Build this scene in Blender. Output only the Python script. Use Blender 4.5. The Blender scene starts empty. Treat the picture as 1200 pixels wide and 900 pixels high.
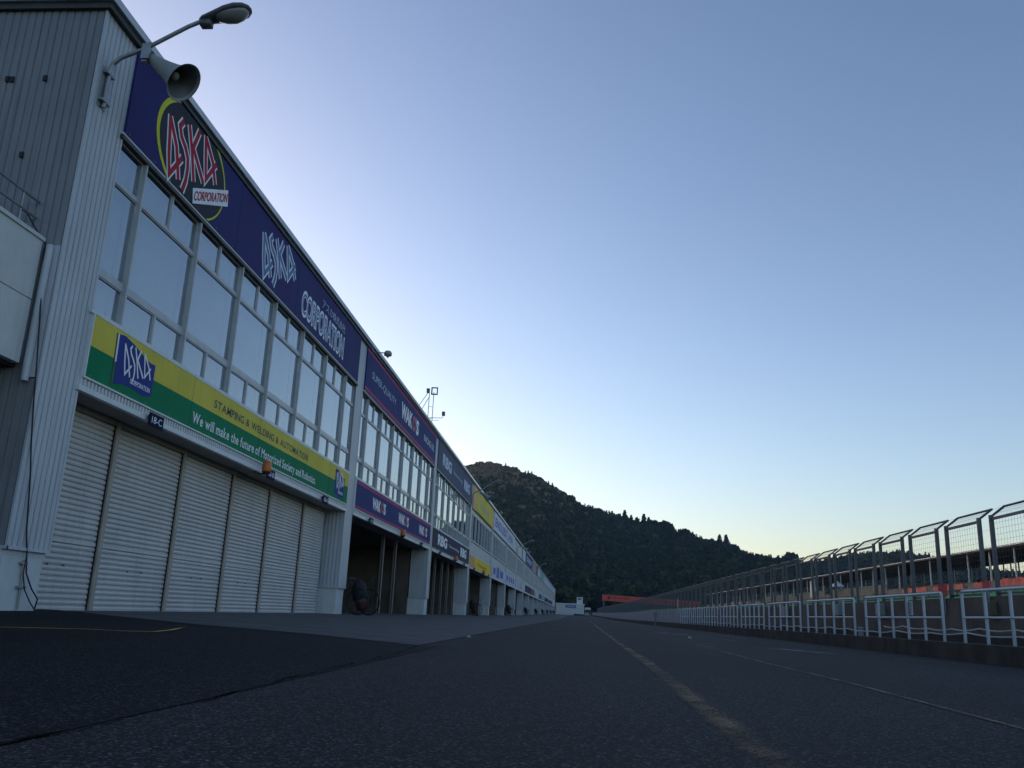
import bpy, bmesh, math, random
import numpy as np
from mathutils import Vector, Matrix

random.seed(7)
rng = np.random.default_rng(11)
S = bpy.context.scene
C = S.collection
R = math.radians
HAZE = .00008

# ------------------------------------------------------------------ materials
MATS = {}
def mat(name, col, rough=0.7, var=0.12, scale=3.0, bump=0.0, bscale=None, metal=0.0, spec=0.5,
        streak=0.0, col2=None, coords='Object'):
    if name in MATS: return MATS[name]
    m = bpy.data.materials.new(name); m.use_nodes = True
    nt = m.node_tree; N = nt.nodes; L = nt.links
    b = N['Principled BSDF']
    b.inputs['Roughness'].default_value = rough
    b.inputs['Metallic'].default_value = metal
    b.inputs['Specular IOR Level'].default_value = spec
    tc = N.new('ShaderNodeTexCoord')
    n = N.new('ShaderNodeTexNoise'); n.inputs['Scale'].default_value = scale
    n.inputs['Detail'].default_value = 6
    L.new(tc.outputs[coords], n.inputs['Vector'])
    mx = N.new('ShaderNodeMix'); mx.data_type = 'RGBA'
    c1 = [max(0, c*(1-var)) for c in col]; c2 = [min(1, c*(1+var)) for c in (col2 or col)]
    mx.inputs[6].default_value = (*c1, 1); mx.inputs[7].default_value = (*c2, 1)
    rmp = N.new('ShaderNodeMapRange'); rmp.inputs[1].default_value = .3; rmp.inputs[2].default_value = .7
    L.new(n.outputs[0], rmp.inputs[0]); L.new(rmp.outputs[0], mx.inputs[0])
    out = mx.outputs[2]
    if streak > 0:      # vertical rain / rust streaks
        mp = N.new('ShaderNodeMapping'); mp.inputs['Scale'].default_value = (9, 9, .35)
        L.new(tc.outputs[coords], mp.inputs[0])
        n2 = N.new('ShaderNodeTexNoise'); n2.inputs['Scale'].default_value = 1.6; n2.inputs['Detail'].default_value = 8
        L.new(mp.outputs[0], n2.inputs['Vector'])
        r2 = N.new('ShaderNodeMapRange'); r2.inputs[1].default_value = .52; r2.inputs[2].default_value = .78
        r2.inputs[4].default_value = streak
        L.new(n2.outputs[0], r2.inputs[0])
        m2 = N.new('ShaderNodeMix'); m2.data_type = 'RGBA'
        L.new(r2.outputs[0], m2.inputs[0]); L.new(out, m2.inputs[6])
        m2.inputs[7].default_value = (col[0]*.42, col[1]*.38, col[2]*.34, 1)
        out = m2.outputs[2]
    L.new(out, b.inputs['Base Color'])
    if bump > 0:
        n3 = N.new('ShaderNodeTexNoise'); n3.inputs['Scale'].default_value = bscale or scale*8; n3.inputs['Detail'].default_value = 4
        L.new(tc.outputs[coords], n3.inputs['Vector'])
        bp = N.new('ShaderNodeBump'); bp.inputs['Strength'].default_value = bump; bp.inputs['Distance'].default_value = .01
        L.new(n3.outputs[0], bp.inputs['Height']); L.new(bp.outputs[0], b.inputs['Normal'])
    MATS[name] = m
    return m

def asphalt(name, base, chip, spec=.24):
    m = bpy.data.materials.new(name); m.use_nodes = True
    nt = m.node_tree; N = nt.nodes; L = nt.links; b = N['Principled BSDF']
    b.inputs['Roughness'].default_value = .82; b.inputs['Specular IOR Level'].default_value = spec
    tc = N.new('ShaderNodeTexCoord')
    v = N.new('ShaderNodeTexVoronoi'); v.inputs['Scale'].default_value = 108
    L.new(tc.outputs['Object'], v.inputs['Vector'])
    nz = N.new('ShaderNodeTexNoise'); nz.inputs['Scale'].default_value = 60; nz.inputs['Detail'].default_value = 5
    L.new(tc.outputs['Object'], nz.inputs['Vector'])
    big = N.new('ShaderNodeTexNoise'); big.inputs['Scale'].default_value = .55; big.inputs['Detail'].default_value = 8
    mp = N.new('ShaderNodeMapping'); mp.inputs['Scale'].default_value = (1, .3, 1)
    L.new(tc.outputs['Object'], mp.inputs[0]); L.new(mp.outputs[0], big.inputs['Vector'])
    sep = N.new('ShaderNodeSeparateColor'); L.new(v.outputs['Color'], sep.inputs[0])
    pw = N.new('ShaderNodeMath'); pw.operation = 'POWER'; pw.inputs[1].default_value = 7
    L.new(sep.outputs[0], pw.inputs[0])
    mx = N.new('ShaderNodeMix'); mx.data_type = 'RGBA'
    mx.inputs[6].default_value = (*base, 1); mx.inputs[7].default_value = (*chip, 1)
    L.new(pw.outputs[0], mx.inputs[0])
    rr = N.new('ShaderNodeMapRange'); rr.inputs[1].default_value = .3; rr.inputs[2].default_value = .7
    rr.inputs[3].default_value = .72; rr.inputs[4].default_value = 1.3
    L.new(big.outputs[0], rr.inputs[0])
    r3 = N.new('ShaderNodeMapRange'); r3.inputs[1].default_value = .3; r3.inputs[2].default_value = .7
    r3.inputs[3].default_value = .6; r3.inputs[4].default_value = 1.4
    L.new(nz.outputs[0], r3.inputs[0])
    ml = N.new('ShaderNodeMath'); ml.operation = 'MULTIPLY'; L.new(rr.outputs[0], ml.inputs[0]); L.new(r3.outputs[0], ml.inputs[1])
    vm = N.new('ShaderNodeVectorMath'); vm.operation = 'SCALE'
    L.new(mx.outputs[2], vm.inputs[0]); L.new(ml.outputs[0], vm.inputs['Scale'])
    L.new(vm.outputs[0], b.inputs['Base Color'])
    bp = N.new('ShaderNodeBump'); bp.inputs['Strength'].default_value = .55; bp.inputs['Distance'].default_value = .006
    L.new(v.outputs['Distance'], bp.inputs['Height'])
    bp2 = N.new('ShaderNodeBump'); bp2.inputs['Strength'].default_value = .5; bp2.inputs['Distance'].default_value = .005
    L.new(nz.outputs[0], bp2.inputs['Height']); L.new(bp.outputs[0], bp2.inputs['Normal'])
    L.new(bp2.outputs[0], b.inputs['Normal'])
    return m

def worn_paint(name, col, thr=.45):
    """road paint worn away in patches: transparent where gone"""
    m = bpy.data.materials.new(name); m.use_nodes = True
    nt = m.node_tree; N = nt.nodes; L = nt.links; b = N['Principled BSDF']
    b.inputs['Roughness'].default_value = .8
    tc = N.new('ShaderNodeTexCoord')
    n1 = N.new('ShaderNodeTexNoise'); n1.inputs['Scale'].default_value = 70; n1.inputs['Detail'].default_value = 4
    n2 = N.new('ShaderNodeTexNoise'); n2.inputs['Scale'].default_value = 2.2; n2.inputs['Detail'].default_value = 6
    L.new(tc.outputs['Object'], n1.inputs['Vector']); L.new(tc.outputs['Object'], n2.inputs['Vector'])
    a = N.new('ShaderNodeMath'); a.operation = 'MULTIPLY_ADD'; a.inputs[1].default_value = .75
    L.new(n2.outputs[0], a.inputs[0]); 
    h = N.new('ShaderNodeMath'); h.operation = 'MULTIPLY'; h.inputs[1].default_value = .6
    L.new(n1.outputs[0], h.inputs[0]); L.new(h.outputs[0], a.inputs[2])
    r = N.new('ShaderNodeMapRange'); r.inputs[1].default_value = thr; r.inputs[2].default_value = thr+.28
    L.new(a.outputs[0], r.inputs[0])
    at = N.new('ShaderNodeAttribute'); at.attribute_name = 'edge'
    mm = N.new('ShaderNodeMath'); mm.operation = 'MULTIPLY'
    L.new(r.outputs[0], mm.inputs[0]); L.new(at.outputs['Fac'], mm.inputs[1])
    b.inputs['Base Color'].default_value = (*col, 1)
    L.new(mm.outputs[0], b.inputs['Alpha'])
    return m

def glass_mat():
    m = bpy.data.materials.new('window_glass'); m.use_nodes = True
    nt = m.node_tree; N = nt.nodes; L = nt.links
    N.remove(N['Principled BSDF']); out = N['Material Output']
    g = N.new('ShaderNodeBsdfGlossy'); g.inputs['Roughness'].default_value = .015
    g.inputs['Color'].default_value = (.88, .95, 1, 1)
    t = N.new('ShaderNodeBsdfTransparent'); t.inputs[0].default_value = (.84, .92, .97, 1)
    f = N.new('ShaderNodeFresnel'); f.inputs[0].default_value = 2.6
    mx = N.new('ShaderNodeMixShader')
    tc = N.new('ShaderNodeTexCoord'); n = N.new('ShaderNodeTexNoise'); n.inputs['Scale'].default_value = .5
    L.new(tc.outputs['Object'], n.inputs['Vector'])
    bp = N.new('ShaderNodeBump'); bp.inputs['Strength'].default_value = .2; bp.inputs['Distance'].default_value = .03
    L.new(n.outputs[0], bp.inputs['Height']); L.new(bp.outputs[0], g.inputs['Normal'])
    pw = N.new('ShaderNodeMath'); pw.operation = 'POWER'; pw.inputs[1].default_value = .62; L.new(f.outputs[0], pw.inputs[0])
    L.new(pw.outputs[0], mx.inputs[0]); L.new(t.outputs[0], mx.inputs[1]); L.new(g.outputs[0], mx.inputs[2])
    L.new(mx.outputs[0], out.inputs[0])
    return m

def foliage_mat(name, ramp, attr='tint'):
    m = bpy.data.materials.new(name); m.use_nodes = True
    nt = m.node_tree; N = nt.nodes; L = nt.links; b = N['Principled BSDF']
    b.inputs['Roughness'].default_value = .9; b.inputs['Specular IOR Level'].default_value = .15
    a = N.new('ShaderNodeAttribute'); a.attribute_name = attr
    cr = N.new('ShaderNodeValToRGB'); cr.color_ramp.elements.remove(cr.color_ramp.elements[0])
    cr.color_ramp.elements[0].position = ramp[0][0]; cr.color_ramp.elements[0].color = (*ramp[0][1], 1)
    for p, c in ramp[1:]:
        e = cr.color_ramp.elements.new(p); e.color = (*c, 1)
    L.new(a.outputs['Fac'], cr.inputs[0]); L.new(cr.outputs[0], b.inputs['Base Color'])
    return m

M = dict(
 ridgeblock=mat('blocker_ridge', (.03, .042, .018), .95, .5, .12, .8, 1.2),  # for the added ridge that blocks the sun
 ground=mat('dry_ground', (.05, .055, .035), .95, .3, .05, .3, 2),
 concrete_apron=mat('apron_concrete', (.062, .063, .063), .85, .28, 1.3, .35, 60),
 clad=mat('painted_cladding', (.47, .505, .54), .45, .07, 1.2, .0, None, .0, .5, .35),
 cladend=mat('end_cladding_shaded', (.225, .24, .255), .55, .10, 1.0, .0, None, .0, .4, .5),  # cladding tone lowered: the end wall's weaker light is in the colour
 plinth=mat('painted_plinth', (.55, .58, .58), .7, .08, 2, .25, 30, 0, .4, .25),
 white=mat('white_metal', (.62, .65, .66), .45, .05, 2, 0, None, 0, .5, .15),
 copingglint=mat('coping_glint', (.82, .84, .86), .35, .04, 2),  # near-white: the roof edge's glint is put into the colour
 guidedark=mat('dark_guide_post', (.20, .18, .16), .7, .12, 3),
 tar=mat('joint_tar', (.004, .004, .0045), 1, .2, 6, 0, None, 0, .02),
 barrier=mat('barrier_paint', (.36, .39, .42), .6, .15, .9, 0, None, 0, .4, .3),
 alu=mat('window_aluminium', (.43, .45, .465), .4, .08, 4, 0, None, .15, .5),
 coping=mat('grey_coping', (.50, .53, .57), .5, .08, 2, 0, None, .2),
 darktrim=mat('dark_trim', (.05, .052, .05), .6, .2, 3),
 shutter=mat('shutter_steel', (.54, .525, .51), .5, .08, 1.1, .12, 5, .0, .4, .38),
 guide=mat('guide_post', (.36, .32, .27), .6, .12, 3, 0, None, 0, .4, .2),
 soffit=mat('soffit_board', (.30, .27, .25), .8, .12, 2),
 inner=mat('garage_inner', (.11, .095, .08), .9, .25, .8, .1, 10, 0, .2, .3),
 blind=mat('blind_light', (.60, .74, .86), .8, .2, .35),
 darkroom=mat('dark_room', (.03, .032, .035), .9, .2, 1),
 navy=mat('navy_board', (.032, .032, .15), .65, .10, .7, 0, None, 0, .12, .12),
 navy2=mat('navy_board_vivid', (.024, .036, .17), .65, .08, .7, 0, None, 0, .12, .12),
 slate=mat('slate_board', (.075, .09, .165), .65, .1, .7, 0, None, 0, .15, .15),
 navy3=mat('dark_navy_board', (.02, .026, .075), .65, .1, .7, 0, None, 0, .15),
 magenta=mat('magenta_stripe', (.40, .03, .12), .6, .12, 2, 0, None, 0, .15),
 yellow=mat('yellow_board', (.66, .56, .085), .65, .08, .9, 0, None, 0, .12, .18),
 yellow2=mat('golden_board', (.78, .55, .03), .65, .06, .9, 0, None, 0, .15),
 orange=mat('orange_board', (.62, .26, .08), .5, .1, .9),
 green=mat('green_board', (.004, .20, .085), .65, .1, .9, 0, None, 0, .1, .2),
 flagblue=mat('flag_blue', (.028, .05, .25), .65, .06, 2, 0, None, 0, .12),
 letterwhite=mat('letter_white', (.80, .82, .86), .55, .05, 4),
 letterpale=mat('letter_pale', (.45, .55, .72), .55, .05, 4),
 letterred=mat('letter_red', (.42, .025, .05), .65, .1, 4, 0, None, 0, .12),
 letterbrightred=mat('letter_bright_red', (.55, .06, .06), .55, .1, 4),
 letterblue=mat('letter_blue', (.05, .09, .36), .55, .1, 4),
 lettermid=mat('letter_mid_blue', (.05, .16, .38), .55, .1, 4),
 letterblack=mat('letter_black', (.03, .03, .028), .55, .1, 4),
 disc=mat('emblem_disc', (.036, .042, .055), .65, .1, 2, 0, None, 0, .12),
 ring=mat('emblem_ring', (.62, .62, .04), .65, .06, 2, 0, None, 0, .12),
 palesign=mat('pale_sign', (.46, .52, .64), .5, .06, 1),
 greysign=mat('grey_sign', (.28, .30, .33), .5, .1, 1),
 teal=mat('teal_sign', (.14, .36, .38), .5, .1, 1),
 black=mat('black_rubber', (.012, .012, .014), .6, .2, 6),
 galv=mat('galvanised_steel', (.30, .32, .33), .45, .12, 5, 0, None, .5),
 lampgrey=mat('lamp_housing', (.10, .105, .11), .45, .12, 5),
 lampglass=mat('lamp_bowl', (.22, .23, .22), .25, .1, 5),
 horn=mat('horn_grey', (.26, .28, .27), .55, .1, 5),
 amber=mat('amber_plastic', (.55, .15, .02), .35, .1, 8),
 plate=mat('navy_plate', (.012, .018, .06), .8, .1, 4, 0, None, 0, .08),
 kerb=mat('kerb_concrete', (.062, .055, .046), .95, .35, 2.2, .6, 30, 0, .3, .4),
 pitwall=mat('pit_wall_concrete', (.12, .108, .09), .9, .28, 1.2, .3, 20, 0, .3, .6),
 ledge=mat('ledge_dark', (.03, .03, .03), .95, .3, 2),
 rail=mat('rail_white', (.58, .62, .64), .5, .06, 3, 0, None, 0, .5, .15),
 hose=mat('hose_white', (.55, .56, .52), .6, .1, 5),
 fence=mat('fence_steel', (.085, .095, .105), .5, .15, 5, 0, None, .3),
 wire=mat('fence_wire', (.11, .12, .12), .5, .1, 5, 0, None, .4),
 grass=mat('bank_grass', (.03, .14, .05), .95, .3, .35, .5, 6),
 grasspaint=mat('bank_green_turf', (.035, .24, .09), .9, .15, .5, .3, 8),
 standroof=mat('stand_roof', (.035, .036, .04), .7, .2, .6),
 standgrey=mat('stand_concrete', (.17, .17, .16), .9, .2, .7, 0, None, 0, .3, .3),
 red=mat('red_board', (.45, .04, .04), .6, .1, 2),
 bridgered=mat('bridge_red', (.58, .075, .045), .55, .08, .4),
 tan=mat('tan_fence', (.22, .21, .16), .8, .15, 2),
 facwhite=mat('far_white_wall', (.50, .54, .56), .6, .07, .6, 0, None, 0, .4, .15),
 signblue=mat('far_sign_blue', (.02, .06, .30), .5, .08, 1),
 redtank=mat('red_tank', (.06, .008, .012), .45, .15, 5),
 cover=mat('black_cover', (.016, .017, .022), .8, .2, 8),
 stone=mat('pale_stone', (.5, .5, .48), .8, .1, 20),
 yellowbox=mat('yellow_box', (.17, .165, .10), .6, .1, 4),
 boxgrey=mat('pale_box', (.34, .37, .36), .6, .1, 4),
 bark=mat('bark', (.06, .045, .03), .95, .2, 3),
)
M['glass'] = glass_mat()
M['asphalt'] = asphalt('pit_lane_asphalt', (.0072, .0076, .0084), (.12, .124, .13), .2)
M['asphalt2'] = asphalt('dark_asphalt', (.0042, .0047, .0055), (.07, .073, .078), spec=.12)
M['ypaint'] = worn_paint('worn_yellow_paint', (.165, .105, .05), .50)
M['opaint'] = worn_paint('thin_yellow_paint', (.60, .36, .08), .3)
M['wpaint'] = worn_paint('worn_white_paint', (.34, .36, .38), .55)
M['tpaint'] = worn_paint('tan_paint', (.15, .10, .055), .47)

# ------------------------------------------------------------------ mesh builder
def world_off(o):
    x = y = z = 0.
    while o is not None:
        x += o.location.x; y += o.location.y; z += o.location.z; o = o.parent
    return x, y, z
class MB:
    def __init__(s): s.v = []; s.f = []; s.m = []
    def add(s, vs, fs, mi=0):
        o = len(s.v); s.v += [tuple(v) for v in vs]; s.f += [tuple(i+o for i in f) for f in fs]; s.m += [mi]*len(fs); return s
    def box(s, x0, x1, y0, y1, z0, z1, mi=0):
        if x0 > x1: x0, x1 = x1, x0
        vs = [(x0,y0,z0),(x1,y0,z0),(x1,y1,z0),(x0,y1,z0),(x0,y0,z1),(x1,y0,z1),(x1,y1,z1),(x0,y1,z1)]
        return s.add(vs, [(0,3,2,1),(4,5,6,7),(0,1,5,4),(1,2,6,5),(2,3,7,6),(3,0,4,7)], mi)
    def tube(s, pts, r, n=8, mi=0, caps=True):
        pts = [Vector(p) for p in pts]; rs = r if isinstance(r, (list, tuple)) else [r]*len(pts)
        ring = []; up0 = None
        for i, p in enumerate(pts):
            d = (pts[min(i+1, len(pts)-1)] - pts[max(i-1, 0)]).normalized()
            if up0 is None:
                up0 = Vector((0,0,1)) if abs(d.z) < .9 else Vector((1,0,0))
            a = d.cross(up0).normalized(); b = a.cross(d).normalized(); up0 = b
            ring.append([p + rs[i]*(math.cos(t)*a + math.sin(t)*b) for t in [2*math.pi*k/n for k in range(n)]])
        vs = [v for rg in ring for v in rg]
        fs = [(i*n+k, i*n+(k+1)%n, (i+1)*n+(k+1)%n, (i+1)*n+k) for i in range(len(pts)-1) for k in range(n)]
        if caps: fs += [tuple(range(n))[::-1], tuple((len(pts)-1)*n+k for k in range(n))]
        return s.add(vs, fs, mi)
    def lathe(s, origin, axis, prof, n=20, mi=0):
        """prof: (dist along axis, radius)"""
        o = Vector(origin); d = Vector(axis).normalized()
        u = Vector((0,0,1)) if abs(d.z) < .9 else Vector((1,0,0))
        a = d.cross(u).normalized(); b = a.cross(d).normalized()
        vs = []
        for t, r in prof:
            for k in range(n):
                an = 2*math.pi*k/n
                vs.append(o + d*t + max(r, 1e-4)*(math.cos(an)*a + math.sin(an)*b))
        fs = [(i*n+k, i*n+(k+1)%n, (i+1)*n+(k+1)%n, (i+1)*n+k) for i in range(len(prof)-1) for k in range(n)]
        return s.add(vs, fs, mi)
    def prism(s, poly, ax, h0, h1, mi=0):
        """poly in the plane across axis ax ('x': (y,z), 'y': (x,z), 'z': (x,y)), extruded h0..h1"""
        n = len(poly)
        mk = {'x': lambda p, h: (h, p[0], p[1]), 'y': lambda p, h: (p[0], h, p[1]), 'z': lambda p, h: (p[0], p[1], h)}[ax]
        vs = [mk(p, h0) for p in poly] + [mk(p, h1) for p in poly]
        fs = [tuple(range(n))[::-1], tuple(range(n, 2*n))] + [(i, (i+1)%n, n+(i+1)%n, n+i) for i in range(n)]
        return s.add(vs, fs, mi)
    def build(s, name, mats, parent=None, smooth=False, bevel=0):
        ox, oy, oz = world_off(parent)
        me = bpy.data.meshes.new(name); me.from_pydata([(a-ox, b-oy, c-oz) for a, b, c in s.v], [], s.f)
        if not isinstance(mats, (list, tuple)): mats = [mats]
        for m_ in mats: me.materials.append(M[m_] if isinstance(m_, str) else m_)
        me.polygons.foreach_set('material_index', s.m)
        if name != 'pane': bm = bmesh.new(); bm.from_mesh(me); bmesh.ops.recalc_face_normals(bm, faces=bm.faces); bm.to_mesh(me); bm.free()
        if smooth: me.shade_smooth()
        o = bpy.data.objects.new(name, me); C.objects.link(o)
        if parent: o.parent = parent
        if bevel:
            md = o.modifiers.new('bevel', 'BEVEL'); md.width = bevel; md.segments = 2; md.limit_method = 'ANGLE'
        return o

def tag(o, label=None, cat=None, group=None, kind=None):
    if label: o['label'] = label
    if cat: o['category'] = cat
    if group: o['group'] = group
    if kind: o['kind'] = kind
    return o
def empty(name, loc, label=None, cat=None, group=None):
    o = bpy.data.objects.new(name, None); o.location = loc; o.empty_display_size = .2; C.objects.link(o)
    return tag(o, label, cat, group)
def copy_tree(o, parent=None, first=True):
    c = o.copy(); C.objects.link(c)
    if parent is not None: c.parent = parent
    for ch in KIDS.get(o.name, []): copy_tree(ch, c, False)
    return c
KIDS = {}
def regkids():
    KIDS.clear()
    for ob in S.objects:
        if ob.parent: KIDS.setdefault(ob.parent.name, []).append(ob)
def struct(mb, name, m_, **k):
    o = mb.build(name, m_, **k); o['kind'] = 'structure'; return o

# ------------------------------------------------------------------ ground levels
def far(y):
    t = min(max((y-90)/250, 0), 1); return .72*t*t*(3-2*t)
def gz(x, y):
    a = .15*min(max((-x-1.85)/5.95, 0), 1)
    return a + far(y)

def sheet(name, x0, x1, y0, y1, nx, ny, m_, off=0.0, poly=None, ypow=1.0, lift=None):
    mb = MB(); vs = []; fs = []
    for j in range(ny+1):
        y = y0 + (y1-y0)*(j/ny)**ypow
        for i in range(nx+1):
            xa = x0(y) if callable(x0) else x0; xb = x1(y) if callable(x1) else x1
            x = xa + (xb-xa)*i/nx
            vs.append((x, y, (lift(x, y) if lift else gz(x, y)) + off))
    for j in range(ny):
        for i in range(nx):
            a = j*(nx+1)+i; fs.append((a, a+1, a+nx+2, a+nx+1))
    mb.add(vs, fs)
    return struct(mb, name, m_)

# hills -----------------------------------------------------------
RX = [-900,-600,-420,-300,-220,-170,-121,-106,-93,-79,-52,-24,3,38,73,107,133,150,158,175,196,225,250,276,317,350,398,438,520,700,1000]
RZ = [30,45,60,80,110,138,150,154,154.5,153,145,130.5,113.5,103,95.5,89,81.5,79.5,73,67.5,62.5,61,66,73,76,66,62,60,50,60,40]
def ridge(x): return float(np.interp(x, RX, RZ)) - 9.5
def hill_h(x, y):
    r = ridge(x)
    t = (y-430)/(900-430)
    if t <= 0: return 0.
    if t <= 1: s_ = t**1.15*(1.0 - .0*t)
    else: s_ = max(0, 1-(y-900)/700)
    n = math.sin(x*.021+1.3)*math.sin(y*.016+.5)*.5 + math.sin(x*.047+y*.03)*.3
    w = 4*max(0, min(1, t))*(1-max(0, min(1, t)))
    return max(0, r*s_ + n*9*w)

# ------------------------------------------------------------------ setting
gm = MB(); gvs = []; gfs = []
xs = [-3000,-900,-300,-60,-12,-8.4,-7.8,-4.8,-1.85,2,7,8.2,20,24,60,300,900,3000]
ys = [-300,-30,0,10,20,40,60,90,120,150,180,210,240,270,300,340,420,500,700,3000]
for y in ys:
    for x in xs: gvs.append((x, y, gz(x, y)-.03))
nx = len(xs)
for j in range(len(ys)-1):
    for i in range(nx-1):
        a = j*nx+i; gfs.append((a, a+1, a+nx+1, a+nx))
struct(gm.add(gvs, gfs), 'ground', 'ground')

sheet('pit_lane', -1.6, 6.6, -12, 420, 8, 90, 'asphalt', 0.0)
# edge of the concrete apron: diagonal from (-1.85,10.6) to the wall
def apron_edge(x): return float(np.interp(x, [-7.75,-6.55,-5.1,-3.67,-1.85], [13.3,12.75,12.0,11.7,10.6]))
mb = MB(); vs = []; fs = []
nxa = 16; rows = [0]+list(np.linspace(.02, 1, 60)**1.6)
for r_ in rows:
    for i in range(nxa+1):
        x = -1.85 - (8.45-1.85)*i/nxa
        y0 = apron_edge(x); y = y0 + (345-y0)*r_
        vs.append((x, y, gz(x, y)+.008))
for j in range(len(rows)-1):
    for i in range(nxa):
        a = j*(nxa+1)+i; fs.append((a, a+1, a+nxa+2, a+nxa+1))
struct(mb.add(vs, fs), 'garage_apron', 'concrete_apron')
# strip of asphalt between apron edge and lane, then the darker asphalt in front of the building end
sheet('lane_margin', -1.86, -1.6, 8, 345, 1, 60, 'asphalt', .001)
mb = MB(); vs = []; fs = []
for i in range(25):
    x = -1.6 - (12-1.6)*i/24
    yt = apron_edge(x) + (.35*max(0,(-x-7.75)))
    wob = .03*math.sin(i*2.1)+.02*math.sin(i*5.3)
    for j in range(13):
        y = -12 + (yt+.05+wob+12)*j/12
        vs.append((x, y, gz(x, y)+.003 + (.02*min(1,max(0,(-x-6.8)))*min(1,max(0,(y-10)/3)))))
for i in range(24):
    for j in range(12):
        a = i*13+j; fs.append((a, a+1, a+14, a+13))
struct(mb.add(vs, fs), 'dark_asphalt', 'asphalt2')
# the tarred joint between old and new asphalt
def strip(name, pts, w, m_, off=.006, rag=0.0, ext=1):
    """painted line along pts; 'edge' attribute fades the rim so that its edge is ragged"""
    P = []
    for k in range(len(pts)-1):
        (xa, ya), (xb, yb) = pts[k], pts[k+1]
        n = max(2, min(160, int(math.hypot(xb-xa, yb-ya)/.12)))
        for q in range(n): P.append((xa+(xb-xa)*q/n, ya+(yb-ya)*q/n))
    P.append(pts[-1])
    vs = []; fs = []; ed = []
    for k, (x, y) in enumerate(P):
        xa, ya = P[max(k-1, 0)]; xb, yb = P[min(k+1, len(P)-1)]
        L_ = math.hypot(xb-xa, yb-ya); nx_, ny_ = (yb-ya)/L_, -(xb-xa)/L_
        ww = w*(1+rag*(random.random()-.5))
        fade = min(1, k/6, (len(P)-1-k)/6) if ext else 1
        for q, e in ((-1, 0), (-.35, 1), (.35, 1), (1, 0)):
            X = x+nx_*ww*q/2; Y = y+ny_*ww*q/2
            vs.append((X, Y, gz(X, Y)+off)); ed.append(e*fade)
    for k in range(len(P)-1):
        for q in range(3): fs.append((k*4+q, k*4+q+1, k*4+q+5, k*4+q+4))
    o = MB().add(vs, fs).build(name, m_); o['kind'] = 'structure'
    at = o.data.attributes.new('edge', 'FLOAT', 'POINT'); at.data.foreach_set('value', ed)
    return o
mj = MB(); vs = []; fs = []
yy = -6.
k = 0
while yy < 10.7:
    xx = float(np.interp(yy, [-6,2.5,3.8,5.3,8.8,10.7], [-1.6,-1.594,-1.574,-1.642,-1.697,-1.86]))+.012*math.sin(yy*7)+.006*math.sin(yy*23)
    w = .0045+.003*math.sin(yy*5.1)+.002*math.sin(yy*17)
    vs += [(xx-w, yy, gz(xx,yy)+.0075), (xx+w, yy, gz(xx,yy)+.0075)]
    if k: fs.append((2*k-2, 2*k-1, 2*k+1, 2*k))
    k += 1; yy += .09
struct(mj.add(vs, fs), 'asphalt_joint', 'tar')
strip('lane_line', [(.63,1.6),(.642,3.56),(.672,5.7),(.724,8.9),(.777,17.7),(.96,38.7),(1.3,80),(1.6,140)], .17, 'ypaint', .005, .25)
strip('lane_line', [(2.05,2.2),(2.08,4.43),(2.11,5.6),(2.159,7.2),(2.134,10.2),(2.221,16.2),(2.35,30)], .065, 'tpaint', .005, .3)
strip('lane_line', [(-5.9,7.2),(-5.246,7.868),(-5.06,8.23),(-4.856,8.6),(-4.51,8.80),(-4.37,9.1),(-4.48,9.7),(-4.80,10.8)], .07, 'opaint', .017, .3)
for pts, w in (([(3.0,23.6),(5.1,21.5)], .34), ([(3.5,17.2),(4.3,14.6)], .3), ([(2.34,40.6),(3.6,39)], .5), ([(2.5,31),(3.6,27.4)], .4),
               ([(2.25,17),(2.5,15.4)], .12), ([(3.68,10.83),(4.2,10.3)], .1), ([(4.4,30),(5.4,28.6)], .3), ([(3.2,52),(5.2,50)], .7)):
    strip('lane_marking', pts, w, 'wpaint', .005, .2)

# kerb on the track side with a dark platform behind it
mb = MB()
for k in range(60):
    y0 = -10+5.5*k; y1 = y0+5.485
    z = far((y0+y1)/2)
    mb.prism([(6.04,-.05+z),(6.06,.262+z),(6.085,.268+z),(6.42,.268+z),(6.42,-.05+z)], 'y', y0, y1)
kb = struct(mb, 'kerb', 'kerb')
mb = MB()
for k in range(11):
    y0 = -10+30*k; z = far(y0+15)
    mb.box(6.421, 7.6, y0, y0+30, z-.1, z+.12); mb.box(7.6, 7.99, y0, y0+30, z-.1, z+.40)
struct(mb, 'pit_wall_footway', 'ledge')

# race track and the grass bank beyond
sheet('race_track', 8.4, 21, -40, 420, 2, 40, 'asphalt', .002)
mb = MB(); vs = []; fs = []
for j in range(40):
    y = -40+12*j
    for (x, z) in ((21, 0), (23.5, .6), (26.6, 2.75), (27.8, 3.28), (31, 3.42), (31.2, 3.42)):
        vs.append((x, y, z+far(y)+.06*math.sin(j*1.7+x)))
for j in range(39):
    for i in range(5):
        a = j*6+i; fs.append((a, a+1, a+7, a+6))
mb.add(vs, fs, 0)
for idx, f in enumerate(mb.f):
    mb.m[idx] = 1 if (idx % 5) in (2, 3, 4) else 0
struct(mb, 'grass_bank', ['grass', 'grasspaint'])

# hill terrain
mb = MB(); vs = []; fs = []
HX = np.linspace(-900, 1000, 150); HY = np.concatenate([np.linspace(425, 960, 60), np.linspace(990, 1600, 12)])
for y in HY:
    for x in HX: vs.append((x, y, hill_h(x, y)+.4))
for j in range(len(HY)-1):
    for i in range(len(HX)-1):
        a = j*len(HX)+i; fs.append((a, a+1, a+1+len(HX), a+len(HX)))
struct(mb.add(vs, fs), 'hill', 'ground', smooth=True)

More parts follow.
